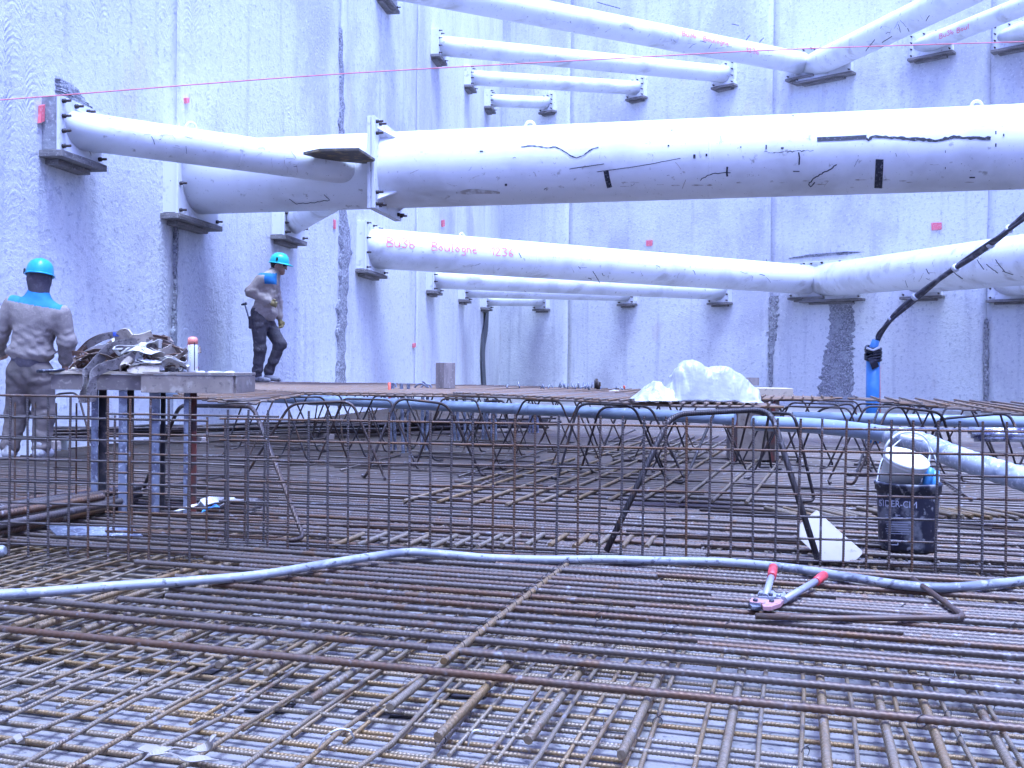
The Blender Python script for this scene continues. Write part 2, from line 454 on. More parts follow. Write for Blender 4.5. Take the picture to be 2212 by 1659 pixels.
# thin sheet plastic
m, nt, bs = new_mat('milky_plastic_sheet')
T = NT(nt)
T.put(bs.inputs['Base Color'], T.mix(T.ramp(T.noise(T.obj(), 9.0, 3), .4, .7), (.38, .38, .37), (.46, .46, .45)))
bs.inputs['Roughness'].default_value = 0.3
bs.inputs['Subsurface Weight'].default_value = 0.12
bs.inputs['Subsurface Scale'].default_value = 0.02
bs.inputs['Subsurface Radius'].default_value = (1, 1, 1)
T.put(bs.inputs['Normal'], T.bump(T.noise(T.obj(), 16.0, 3, .5), .5, .015))
MAT['sheet'] = m

# ================================================================== SETTING: ground and retaining walls
GZ = -0.112
g = MB()
g.add([(-90, -60, GZ), (90, -60, GZ), (90, 110, GZ), (-90, 110, GZ)], [(0, 1, 2, 3)])
tag(g.build('ground', MAT['ground']), 'pale blinding concrete at the bottom of the pit', kind='structure')

LW0, LWT = -6.5, 0.16                         # left wall:  x = LW0 + LWT * y
CORN = Vector((LW0 + LWT * 37.6, 37.6, 0))
eL = Vector((LWT, 1, 0)).normalized()
nL = Vector((eL.y, -eL.x, 0))                 # faces the pit
eB = Vector((1.1, -1, 0)).normalized()
nB = Vector((eB.y, -eB.x, 0))
PL = Vector((LW0, 0, 0))
def wl(x, y): return at_plane(x, y, PL, nL)
def wb_(x, y): return at_plane(x, y, CORN, nB)
L_ORG = PL - eL * 14.0                         # wall starts behind the camera
def frame_wall(org, e):
    y = Vector((0, 0, 1)).cross(e)
    m = Matrix((e, y, Vector((0, 0, 1)))).transposed().to_4x4()
    m.translation = org
    return m
WL_M, WB_M = frame_wall(L_ORG, eL), frame_wall(CORN, eB)
def sL(x, y=600): return (wl(x, y) - L_ORG).dot(eL)
def sB(x, y=600): return (wb_(x, y) - CORN).dot(eB)

def panel_mesh(name, s0, s1, z0, z1, cell, seed, mat, gap=0.005, rag=0.012):
    g0, g1 = gap if isinstance(gap, tuple) else (gap, gap)
    ns, nz = max(2, int((s1 - s0) / cell)), int((z1 - z0) / cell)
    vs, fs = [], []
    for j in range(nz + 1):
        z = z0 + (z1 - z0) * j / nz
        for i in range(ns + 1):
            s = s0 + (s1 - s0) * i / ns
            if i == 0: s += g0 + rag * abs(noise.noise((seed, z * 1.7, 1.0)))
            if i == ns: s -= g1 + rag * abs(noise.noise((seed, z * 1.7, 9.0)))
            d = 0.030 * noise.noise((s * 0.45, z * 0.35, 3.3)) + 0.014 * noise.noise((s * 2.2, z * 2.2, 7.7))
            if i in (0, ns): d += 0.006
            vs.append((s, d - 0.01, z))
    W = ns + 1
    for j in range(nz):
        for i in range(ns):
            fs.append((j * W + i, j * W + i + 1, (j + 1) * W + i + 1, (j + 1) * W + i))
    for i in (0, ns):                          # returns into the joint
        b = len(vs)
        for j in range(nz + 1):
            p = vs[j * W + i]
            vs.append((p[0], 0.20, p[2]))
        for j in range(nz):
            q = (j * W + i, (j + 1) * W + i, b + j + 1, b + j)
            fs.append(q if i == 0 else q[::-1])
    m = bpy.data.meshes.new(name)
    m.from_pydata(vs, [], fs)
    m.materials.append(mat)
    m.polygons.foreach_set('use_smooth', [True] * len(m.polygons))
    m.update()
    return m

WALL_TOP = 17.0
lwall = tag(link('retaining_wall', None, None, WL_M), 'long milled concrete retaining wall on the left with vertical panel joints', 'wall')
cuts = [0.0, 7.0, 14.0, sL(378), sL(733), sL(898), sL(1082) + 0.35]
for i in range(len(cuts) - 1):
    link('wall_panel', panel_mesh('wall_panel', cuts[i], cuts[i + 1], -0.3, WALL_TOP, 0.22, 3.1 + i * 7, MAT['wall_l']), lwall, WL_M)
b_ = MB(); b_.box(Matrix.Identity(4), -0.2, cuts[-1] + 0.3, 0.15, 0.5, -0.3, WALL_TOP - .05)
b_.build('wall_core', MAT['groove'], lwall, WL_M)
bwall = tag(link('retaining_wall', None, None, WB_M), 'rough concrete retaining wall closing the pit behind the right-hand struts', 'wall')
cuts = [-0.3, sB(1228), sB(1664), sB(2132), sB(2132) + 6.2, 27.2]
for i in range(len(cuts) - 1):
    link('wall_panel', panel_mesh('wall_panel', cuts[i], cuts[i + 1], -0.3, WALL_TOP, 0.24, 53.1 + i * 7, MAT['wall_b'], rag=.015), bwall, WB_M)
b_ = MB(); b_.box(Matrix.Identity(4), -0.3, 27.2, 0.15, 0.5, -0.3, WALL_TOP - .05)
b_.build('wall_core', MAT['groove'], bwall, WB_M)

sw_ = MB(); sw_.box(Matrix.Identity(4), 19.0, 19.6, -14.0, 19.6, -.3, WALL_TOP)  # unseen side wall, added to dim the lower pit and carry the strut ends
tag(sw_.build('retaining_wall', MAT['wall_b']), 'unseen concrete retaining wall closing the pit beyond the right edge, added to cut sky light', 'wall')
rw = MB(); rw.box(Matrix.Identity(4), -9.2, 19.6, -14.6, -14.0, -.3, WALL_TOP)  # unseen rear wall, added to block low sky light from behind
tag(rw.build('retaining_wall', MAT['wall_b']), 'unseen concrete retaining wall closing the pit behind the viewer, added to cut sky light', 'wall')

def ragged_patch(wall, name, px_rows, mat, left, seed, proud=0.012, label=None):
    """px_rows: (y, x0, x1) outline rows on the wall; a ragged skin of rough concrete"""
    f = wl if left else wb_
    org, e = (L_ORG, eL) if left else (CORN, eB)
    rows = []
    N = 70
    for k in range(N):
        t = k / (N - 1) * (len(px_rows) - 1)
        i = min(int(t), len(px_rows) - 2); u = t - i
        y, a, b = [px_rows[i][q] * (1 - u) + px_rows[i + 1][q] * u for q in range(3)]
        w = b - a
        wj = min(w, 30)
        a += noise.noise((seed, k * .4, 0)) * wj * .35 + noise.noise((seed, k * 1.3, 3)) * wj * .2
        b += noise.noise((seed, k * .4, 7)) * wj * .35 + noise.noise((seed, k * 1.3, 5)) * wj * .2
        p, q = f(a, y), f(b, y)
        rows.append(((p - org).dot(e), (q - org).dot(e), p.z))
    vs, fs = [], []
    C = 7
    for (s0, s1, z) in rows:
        for c in range(C):
            s = s0 + (s1 - s0) * c / (C - 1)
            edge = c in (0, C - 1)
            d = 0.04 if edge else -0.03 - proud - 0.02 * noise.noise((s * 6, z * 6, seed))
            vs.append((s, d, z))
    for r in range(len(rows) - 1):
        for c in range(C - 1):
            fs.append((r * C + c, r * C + c + 1, (r + 1) * C + c + 1, (r + 1) * C + c))
    m = bpy.data.meshes.new(name)
    m.from_pydata(vs, [], fs)
    m.materials.append(mat)
    m.polygons.foreach_set('use_smooth', [True] * len(m.polygons))
    o = link(name, m, wall, WL_M if left else WB_M)
    if label: o['label'] = label
    return o
ragged_patch(lwall, 'joint_filler', [(60, 732, 737), (210, 731, 741), (290, 726, 742), (420, 727, 745), (520, 724, 760), (620, 726, 752), (720, 724, 746), (842, 720, 748)], MAT['rough'], True, 1, label='dark ragged concrete left along the panel joint')
ragged_patch(lwall, 'joint_filler', [(480, 374, 379), (560, 372, 378), (640, 373, 377), (720, 370, 378), (830, 372, 376)], MAT['rough'], True, 4)
ragged_patch(lwall, 'rough_patch', [(166, 115, 160), (190, 110, 200), (215, 118, 216), (240, 140, 218)], MAT['rough'], True, 9, label='dark rough patch above the nearest strut plate')
ragged_patch(bwall, 'joint_filler', [(640, 1662, 1686), (690, 1660, 1684), (730, 1658, 1680), (770, 1660, 1672), (850, 1661, 1670)], MAT['rough'], False, 21)
ragged_patch(bwall, 'rough_patch', [(652, 1786, 1852), (700, 1786, 1856), (740, 1782, 1850), (770, 1772, 1850), (810, 1766, 1852), (870, 1756, 1852)], MAT['rough'], False, 27, label='broad dark rough strip running down the wall under the paired plates')
ragged_patch(bwall, 'rough_patch', [(547, 1790, 1836), (551, 1740, 1850), (556, 1700, 1890), (560, 1690, 1850)], MAT['rough'], False, 31)
ragged_patch(bwall, 'joint_filler', [(690, 2126, 2136), (760, 2124, 2138), (870, 2125, 2136)], MAT['rough'], False, 33)
# wavy rubber strip hanging by the corner
w_ = MB()
pts = [wl(x, y) + nL * 0.06 for x, y in ((1049, 642), (1047, 700), (1041, 740), (1040, 780), (1043, 845))]
w_.ribbon(smooth_path(pts, 8), 0.62, 0.02, eL)
tag(w_.build('waterstop_strip', MAT['water']), 'dark wavy rubber strip hanging down the left wall at the corner', 'rubber strip')

# sprayed pink marks on the walls
def wall_mark(pts, left, parent):
    f, n = (wl, nL) if left else (wb_, nB)
    q = MB()
    a = [f(*p) + n * 0.055 for p in pts]; b = [f(*p) + n * 0.02 for p in pts]
    q.hexa(b, a)
    return q.build('paint_mark', MAT['pink'], parent)
for pts, left in ([[(79, 228), (87, 226), (86, 262), (77, 266), (79, 245)], True], [[(393, 212), (401, 211), (401, 222), (394, 224)], True],
                  [[(951, 476), (957, 475), (957, 489), (952, 490)], True], [[(889, 742), (894, 741), (894, 750), (889, 751)], True],
                  [[(716, 474), (720, 476), (720, 495), (717, 494)], True],
                  [[(1397, 520), (1411, 519), (1410, 531), (1398, 532)], False], [[(2013, 482), (2035, 481), (2035, 496), (2014, 498)], False]):
    wall_mark(pts, left, lwall if left else bwall)

Z = Vector((0, 0, 1))
# ================================================================== STRUTS
BOLT = MB(); BOLT.lathe(Matrix.Rotation(R(90), 4, 'Y'), [(0.024, -0.01), (0.024, 0.03), (0.014, 0.032), (0.014, 0.09)], 8)
BOLT_M = BOLT.mesh('bolt', MAT['bolt'])
def strut(label, P0, P1, dia, wall0=None, wall1=None, eyes=(), group=None, bolts=True, depth=0.22, pad='plate', brd=0.16):
    """tubular strut; ends given on a wall get a plate parallel to that wall, seated on a pad"""
    r_ = dia / 2
    cs_ = [P0, P1]
    walls = (wall0, wall1)
    for k in (0, 1):
        if walls[k] is None: continue
        n, base = (nL, PL) if walls[k] == 'L' else (nB, CORN)
        r = cs_[k] - CAMP
        cs_[k] = cs_[k] + r * (depth / r.dot(n))          # plate centre stays on the sight line
    P0, P1 = cs_
    a = (P1 - P0).normalized()
    root = thing('strut', (P0 + P1) / 2, label, 'strut', group)
    up = Vector((0, 0, 1)); up = (up - a * up.dot(a)).normalized()
    hz = a.cross(up).normalized()
    for k in (0, 1):
        if walls[k] is None: continue
        n, e, base = (nL, eL, PL) if walls[k] == 'L' else (nB, eB, CORN)
        c = cs_[k]
        cosv = abs(a.dot(n))
        w2, h2 = (dia / cosv + brd * 1.2) / 2, (dia + brd) / 2
        th = 0.035
        Fm = Matrix((e, n, Z)).transposed().to_4x4(); Fm.translation = c
        q = MB(); q.box(Fm, -w2, w2, -th, 0, -h2, h2)
        q.build('end_plate', MAT['plate'], root, bevel=0.004)
        q = MB(); q.box(Fm, -w2 * .96, w2 * .96, -depth - .04, -th - .001, -h2 * .97, h2 * .97)
        q.build('grout_pad', MAT[pad], root, bevel=.006)
        q = MB(); q.box(Fm, -w2 * 1.08, w2 * 1.06, -depth - .04, .05, -h2 - .072, -h2 - .002)
        q.build('ledge', MAT['ledge'], root, bevel=0.006)
        q = MB(); q.box(Fm, -w2 * .8, w2 * .7, -depth - .04, -.06, -h2 - .13, -h2 - .075)
        q.build('ledge', MAT['ledge'], root, bevel=0.006)
        if bolts:
            mw, mh = w2 - .055, h2 - .05
            for (i, j) in ((-1, -1), (-1, -.33), (-1, .33), (-1, 1), (1, -1), (1, -.33), (1, .33), (1, 1), (-.33, 1), (.33, 1)):
                link('bolt', BOLT_M, root, frame_x(c + e * (mw * i) + Z * (mh * j), n))
    L = (P1 - P0).length
    n_ = max(2, int(L / 0.6)); seg = 40
    vs, fs = [], []
    for i in range(n_ + 1):
        for g in range(seg):
            an = 2 * math.pi * g / seg
            o_ = P0 + (hz * math.cos(an) + up * math.sin(an)) * r_
            t0, t1 = 0.0, L
            if walls[0]:
                n = nL if walls[0] == 'L' else nB
                t0 = (P0 - o_).dot(n) / a.dot(n) - .01
            if walls[1]:
                n = nL if walls[1] == 'L' else nB
                t1 = (P1 - o_).dot(n) / a.dot(n) + .01
            vs.append(o_ + a * (t0 + (t1 - t0) * i / n_))
    for i in range(n_):
        for g in range(seg):
            fs.append((i * seg + g, i * seg + (g + 1) % seg, (i + 1) * seg + (g + 1) % seg, (i + 1) * seg + g))
    q = MB(); q.add(vs, fs, True)
    q.f += [tuple(range(seg))[::-1], tuple(n_ * seg + g for g in range(seg))]; q.sm += [False, False]
    q.build('pipe', MAT['white'], root)
    ends = [P0, P1]
    # weld bead rings
    for t in (0.5,) if L < 8 else (0.28, 0.62):
        q = MB(); c = ends[0].lerp(ends[1], t)
        q.tube([c - a * .012, c, c + a * .012], [dia / 2 + .001, dia / 2 + .005, dia / 2 + .001], 40, cap=False)
        q.build('weld_bead', MAT['white'], root)
    for (x, y) in eyes:
        # lifting eye: nearest axis point to the pixel ray
        r = ray(x, y).normalized()
        w0 = CAMP - P0
        bq = r.dot(a); d_, e_ = r.dot(w0), a.dot(w0)
        t = (e_ - bq * d_) / (1 - bq * bq)
        c = P0 + a * t + up * (dia / 2 - .01)
        q = MB()
        q.tube([c + a * (math.cos(u) * .06) + up * (math.sin(u) * .075) for u in [math.pi * i / 12 for i in range(13)]], .018, 8)
        q.build('lifting_eye', MAT['white'], root)
    return root, P0, a, dia / 2, up

def to_right(p, d):
    return p + d * ((19.0 - p.x) / d.x)          # on to the wall beyond the right edge
# --- the near row
B0 = wl(430, 384)
B1 = at_d(2212, 317, 11.62)
B1x = B0 + (B1 - B0) * ((19.0 - B0.x) / (B1.x - B0.x))
big, bP, bA, bR, bUp = strut('very thick white tubular strut crossing the whole picture, with bolted flange splice', B0, B1x, 0.95, 'L', None, eyes=[(1141, 268), (2115, 232)])
# flange splice
def axis_at(x, P, A):
    # axis point seen at image column x
    r0 = ray(x, 300).cross(ray(x, 500))
    t = -(P - CAMP).dot(r0) / A.dot(r0)
    return P + A * t
fc = axis_at(832, bP, bA)
bH = bA.cross(bUp).normalized()
for sgn, off in ((-1, -0.026), (1, 0.026)):
    S = 0.56
    cs = [fc + bA * (off - .022) + bH * (S * i) + bUp * (S * j) for i, j in ((-1, -1), (1, -1), (1, 1), (-1, 1))]
    q = MB(); q.hexa(cs, [p + bA * .044 for p in cs])
    q.build('flange', MAT['plate'], big, bevel=.004)
for i in (-1, -.75, .75, 1):
    for j in (-1, -.72, .72, 1):
        if abs(i) < 1 and abs(j) < 1: continue
        link('bolt', BOLT_M, big, frame_x(fc + bA * .048 + bH * (.50 * i) + bUp * (.50 * j), bA))
for i, j in ((-1, 1), (-1, -1), (1, 1), (1, -1)):     # stiffeners in the corners
    d = (bH * i + bUp * j).normalized()
    p = fc + bA * .05 + d * (bR - .02)
    q = MB()
    w = bA.cross(d).normalized() * .012
    tri = [p, p + d * .17, p + bA * .24]
    q.hexa([x - w for x in tri], [x + w for x in tri])
    q.build('stiffener', MAT['plate'], big)

# brace in front of it and its twin behind
A0 = wl(176, 283)
A1 = axis_at(790, bP, bA) + Vector((0, -.18, -0.02))
AST = strut('slimmer white brace pipe from the nearest wall plate to the thick strut', A0, A1, 0.40, 'L', None, eyes=[(417, 270)], pad='grout')
zg = A1.z + 0.02
q = MB()
gp = [at_z(x, y, zg) for x, y in ((655, 334), (690, 326), (775, 325), (810, 348), (790, 354), (700, 346))]
q.hexa(gp, [p + Vector((0, 0, .03)) for p in gp])
q.build('gusset_plate', MAT['gusset'], big)
C0 = wl(636, 478)
C1 = axis_at(800, bP, bA) + Vector((0, .15, 0.0))
strut('short white brace pipe half hidden behind the thick strut', C0, C1, 0.40, 'L', None)

D0, D1 = wl(812, 537), wb_(1742, 604)
dst, dP, dA, dR, dUp = strut('thick white strut with pink handwriting, below the flanged strut', D0, D1, 0.84, 'L', 'B', eyes=[(1001, 509)])
D20 = wb_(1795, 604)
D21 = at_d(2212, 556, 20.8)
s2, d2P, d2A, d2R, d2Up = strut('thick white strut rising to the right edge behind the black cable', D20, to_right(D20, D21 - D20), 0.95, 'B', None)
d2dir = (D21 - D20).normalized()
E_ = strut('slim white strut under the one with pink handwriting, its right end on the back wall', wl(945, 603), wb_(1552, 630), 0.50, 'L', 'B')
F_ = strut('slim white corner strut second shortest of the lower row', wl(1010, 628), wb_(1352, 637), 0.42, 'L', 'B')
G_ = strut('shortest white strut of the lower row, tucked into the corner', wl(1056, 648), wb_(1166, 650), 0.40, 'L', 'B')
for x, y, dia, lab in ((1990, 612, .52, 'white strut end half hidden beneath the thick strut at right'), (2190, 612, .62, 'white strut end at the right edge of the lower row')):
    p = wb_(x, y)
    strut(lab, p, to_right(p, d2dir), dia, 'B', None)
# --- the upper row
H1 = strut('long slim white strut of the upper row, third shortest there', wl(955, 99), wb_(1562, 160), 0.52, 'L', 'B')
H2 = strut('slim white strut of the upper row, second shortest there', wl(1022, 168), wb_(1372, 190), 0.45, 'L', 'B')
H3 = strut('shortest white strut of the upper row, high in the corner', wl(1064, 217), wb_(1180, 222), 0.42, 'L', 'B')
H4 = strut('long white strut running from the top edge down to the back wall', wl(845, -34), wb_(1728, 136), 0.62, 'L', 'B')
p = wb_(1778, 132); q2 = at_d(2212, -78, 22.2)
H5 = strut('white strut rising from the back wall to the top right', p, to_right(p, q2 - p), 0.72, 'B', None)
h5d = (q2 - p).normalized()
p = wb_(2010, 92); q2 = at_d(2212, 12, 24.0)
H6 = strut('white strut with pink scrawl at the upper right edge', p, to_right(p, q2 - p), 0.46, 'B', None)
p = wb_(2196, 72)
H7 = strut('white strut end cut off by the right edge near the top', p, to_right(p, h5d), 0.45, 'B', None)

# --- marks on the struts: thin films that follow the pipe
def film(parent, name, mat, pts, wpx, P, A, r, lift=0.004):
    """pts: pixel polyline on the pipe, wpx: width in px (scalar or list)"""
    vs, fs = [], []
    n = len(pts)
    w = wpx if isinstance(wpx, (list, tuple)) else [wpx] * n
    for i in range(n):
        x, y = pts[i]
        x0, y0 = pts[max(i - 1, 0)]; x1, y1 = pts[min(i + 1, n - 1)]
        dx, dy = x1 - x0, y1 - y0
        l = math.hypot(dx, dy) or 1
        nx, ny = -dy / l * w[i] / 2, dx / l * w[i] / 2
        for sx in (-1, 1):
            p_, n_ = at_cyl(x + nx * sx, y + ny * sx, P, A, r)
            vs.append(p_ + n_ * lift)
    for i in range(n - 1):
        fs.append((2 * i, 2 * i + 1, 2 * i + 3, 2 * i + 2))
    q = MB(); q.add(vs, fs)
    return q.build(name, mat, parent)
def dense(pts, step=8, jit=0.0, seed=0):
    out = []
    rnd = random.Random(seed)
    for i in range(len(pts) - 1):
        a, b = pts[i], pts[i + 1]
        k = max(1, int(math.hypot(b[0] - a[0], b[1] - a[1]) / step))
        for j in range(k):
            t = j / k
            out.append((a[0] + (b[0] - a[0]) * t + rnd.uniform(-jit, jit), a[1] + (b[1] - a[1]) * t + rnd.uniform(-jit, jit)))
    out.append(pts[-1])
    return out
BP = (bP, bA, bR)
film(big, 'black_tape', MAT['scuff'], dense([(1765, 301), (1820, 299), (1872, 296)]), 9, *BP)
t_ = dense([(1872, 299), (1876, 303), (1885, 295), (1920, 297), (1975, 300), (2020, 304), (2035, 301), (2060, 296), (2090, 298), (2140, 299)], 6, 1.0, 3)
film(big, 'black_tape', MAT['scuff'], t_, [random.uniform(4, 9) for _ in t_], *BP)
film(big, 'black_tape', MAT['scuff'], dense([(1900, 344), (1899, 370), (1897, 406)]), [18] * 30 if False else 17, *BP)
film(big, 'black_tape', MAT['scuff'], dense([(1309, 368), (1312, 386), (1317, 405)]), 11, *BP)
t_ = dense([(1125, 317), (1145, 315), (1170, 317), (1180, 320), (1200, 317), (1215, 324), (1233, 337), (1246, 341), (1260, 336), (1278, 322), (1293, 318)], 5, .6, 5)
film(big, 'scuff', MAT['scuff'], t_, [random.uniform(.8, 3.0) for _ in t_], *BP)
film(big, 'scuff', MAT['scuff'], dense([(1230, 365), (1305, 354)], 8, .3), 1.6, *BP)
film(big, 'scuff', MAT['scuff'], dense([(1290, 371), (1350, 363), (1390, 357), (1470, 342)], 8, .3), 1.5, *BP)
film(big, 'scuff', MAT['scuff'], dense([(1808, 354), (1795, 365), (1775, 375), (1757, 385), (1746, 399), (1752, 402), (1760, 393)], 4, 1.2, 8), 2.4, *BP)
film(big, 'scuff', MAT['scuff'], dense([(1512, 389), (1528, 379), (1545, 374), (1578, 373)], 5, 1.0, 2), 1.8, *BP)
film(big, 'scuff', MAT['scuff'], dense([(1571, 360), (1570, 373), (1571, 381)], 4), 4, *BP)
film(big, 'scuff', MAT['scuff'], dense([(1725, 329), (1727, 340), (1726, 356)], 4), [6, 5, 4, 2, 3, 4, 5, 6][:8] if False else 3, *BP)
for (x, y, w, h) in ((1500, 338, 5, 9), (1526, 335, 4, 6), (1451, 281, 6, 2), (1444, 315, 4, 4), (1713, 251, 6, 2), (2042, 345, 1.5, 40), (2151, 300, 3, 34), (2168, 292, 3, 6), (1655, 318, 3, 10), (1690, 320, 6, 4), (1040, 327, 7, 3), (1093, 399, 5, 5), (1600, 318, 3, 3), (2100, 383, 12, 3), (1720, 370, 14, 2)):
    film(big, 'scuff', MAT['scuff'], [(x, y - h / 2), (x, y + h / 2)], w, *BP)
t_ = dense([(1650, 327), (1668, 330), (1690, 328), (1715, 327), (1757, 325)], 4, 1.6, 12)
film(big, 'scuff', MAT['scuff'], t_, [random.uniform(.5, 2.4) for _ in t_], *BP)
film(big, 'grime', MAT['grime'], dense([(985, 416), (1030, 413), (1080, 416)], 8), [3, 5, 9, 12, 11, 10, 9, 8, 7, 7, 6, 4, 3][:len(dense([(985, 416), (1030, 413), (1080, 416)], 8))] + [3] * 0, *BP)
for k in range(16):
    x = random.uniform(1320, 2100); y = 403 - (x - 1320) * .012 + random.uniform(-9, 1)
    film(big, 'grime', MAT['grime'], [(x, y), (x + 7, y - .4), (x + random.uniform(10, 26), y - .3)], [random.uniform(.6, 2), random.uniform(1.5, 4), .6], *BP)
film(big, 'scuff', MAT['scuff'], dense([(625, 430), (640, 440), (680, 437), (712, 432), (700, 420)], 5, 1.0, 4), 1.3, *BP)

# handwriting
STROKES = {
 'B': [[(0, 0), (0, 1)], [(0, 1), (.5, .95), (.55, .7), (0, .52), (.6, .4), (.6, .08), (0, 0)]],
 'u': [[(0, .6), (.05, .1), (.3, 0), (.5, .2), (.52, .6), (.55, 0)]],
 '3': [[(0, .9), (.4, 1), (.55, .8), (.2, .55), (.6, .35), (.4, 0), (0, .1)]],
 'b': [[(0, 1), (.05, .1), (.35, 0), (.55, .2), (.35, .45), (.05, .35)]],
 'o': [[(.25, .6), (0, .3), (.25, 0), (.5, .3), (.25, .6)]],
 'l': [[(.15, 1), (.1, .05), (.3, 0)]],
 'g': [[(.45, .55), (.1, .5), (.05, .15), (.4, .1), (.45, .5), (.4, -.3), (0, -.25)]],
 'n': [[(0, 0), (.05, .6)], [(.05, .45), (.35, .6), (.45, 0)]],
 'e': [[(0, .3), (.45, .35), (.3, .6), (.02, .45), (.1, .05), (.5, .08)]],
 '1': [[(0, .7), (.3, 1), (.25, 0)]],
 '2': [[(0, .8), (.3, 1), (.5, .75), (0, 0), (.6, .05)]],
 '6': [[(.5, 1), (.1, .6), (.05, .1), (.4, 0), (.5, .3), (.1, .4)]],
 '9': [[(.5, .6), (.1, .6), (.1, .95), (.5, 1), (.5, .5), (.35, 0)]],
 'D': [[(0, 0), (0, 1), (.5, .7), (.5, .3), (0, 0)]],
}
def handwrite(parent, s, x, y, h, slope, P, A, r, w=2.2, wobble=.4):
    for ch in s:
        if ch == ' ':
            x += h * .6; continue
        wdt = 0
        for st in STROKES[ch]:
            pts = [(x + a * h, y + a * h * slope - b * h) for a, b in st]
            film(parent, 'paint_letter', MAT['pink'], dense(pts, 3, wobble, 4), w, P, A, r, 0.006)
            wdt = max(wdt, max(a for a, b in st))
        x += (wdt + .22) * h
        y += (wdt + .22) * h * slope
handwrite(dst, 'Bu3b', 836, 533, 20, .06, dP, dA, dR, 1.9, .7)
handwrite(dst, 'Boulogne', 933, 541, 18, .07, dP, dA, dR, 1.8, .7)
handwrite(dst, '1236', 1062, 551, 17, .07, dP, dA, dR, 1.8, .7)
for root, P, A, r in ((H4[0], H4[1], H4[2], H4[3]),):
    handwrite(root, 'Bu3b', 1474, 77, 10, .20, P, A, r, 1.6)
    handwrite(root, 'Boulogne', 1520, 88, 10, .20, P, A, r, 1.6)
    handwrite(root, '1236', 1612, 112, 10, .20, P, A, r, 1.6)
handwrite(H6[0], 'Bu3b Boul', 2030, 84, 10, -.40, H6[1], H6[2], H6[3], 1.5)
for root, seed in ((dst, 1), (s2, 2), (H4[0], 3), (H5[0], 4)):
    pass
for (x, y, dx, dy) in ((1280, 585, 16, 26), (1300, 590, 3, 5), (1655, 560, 3, 9), (1640, 592, 12, 3), (1270, 600, 8, 3), (1120, 545, 6, 12)):
    film(dst, 'scuff', MAT['scuff'], dense([(x, y), (x + dx, y + dy)], 4, .5, 2), 1.5, dP, dA, dR)
for (x, y, dx, dy) in ((2110, 560, 16, 22), (2130, 570, 26, 20), (2150, 560, 20, 26), (2060, 588, 20, 14), (2000, 580, 8, 12), (2165, 585, 24, 8)):
    film(s2, 'scuff', MAT['scuff'], dense([(x, y), (x + dx, y + dy)], 4, .8, 6), 1.8, d2P, d2A, d2R)
for (x, y, dx, dy) in ((1870, 110, 20, -25), (1905, 92, 22, -14), (1960, 60, 4, 8), (2000, 45, 8, -12)):
    film(H5[0], 'scuff', MAT['scuff'], dense([(x, y), (x + dx, y + dy)], 4, .5, 6), 1.6, H5[1], H5[2], H5[3])
for (x, y, dx, dy) in ((1290, 5, 50, 14), (1580, 52, 16, 3), (1610, 90, 10, -14), (1640, 92, 10, -10)):
    film(H4[0], 'scuff', MAT['scuff'], dense([(x, y), (x + dx, y + dy)], 4, .5, 6), 1.5, H4[1], H4[2], H4[3])

def scratches(S_, box, n, seed):
    rn = random.Random(seed)
    for k in range(n):
        x, y = rn.uniform(box[0], box[2]), 0
        t = (x - box[0]) / (box[2] - box[0])
        y = box[1] + (box[3] - box[1]) * t + rn.uniform(-box[4], box[4])
        L, an = rn.uniform(4, 22), rn.choice([0.12, 0.12, 1.5, 1.1, 2.2, -.3]) + rn.uniform(-.3, .3)
        film(S_[0], 'scratch', MAT[rn.choice(['scuff', 'grime', 'grime'])], dense([(x, y), (x + math.cos(an) * L * .5, y + math.sin(an) * L * .5 + rn.uniform(-2, 2)), (x + math.cos(an) * L, y + math.sin(an) * L)], 3, .5, k), rn.uniform(.5, 1.3), S_[1], S_[2], S_[3], .003)
scratches(AST, (230, 275, 640, 340, 22), 34, 5)
scratches((big, bP, bA, bR), (880, 362, 2180, 320, 62), 46, 8)
scratches((dst, dP, dA, dR), (850, 540, 1690, 602, 25), 30, 11)
scratches((s2, d2P, d2A, d2R), (1840, 598, 2190, 560, 28), 18, 12)
scratches(H4, (1050, 12, 1680, 128, 12), 20, 13)
scratches(H5, (1850, 95, 2050, 0, 12), 12, 14)
# red string across the pit
q = MB()
pts = [at_d(x, y, d) for x, y, d in ((-260, 232, 5.6), (0, 216, 5.7), (700, 162, 5.9), (1320, 127, 6.1), (1720, 106, 6.3), (2212, 90, 6.5), (2500, 80, 6.6))]
q.tube(smooth_path(pts, 10), 0.0032, 6)
tag(q.build('marking_string', MAT['string']), 'thin red string stretched across the upper part of the pit', 'string')

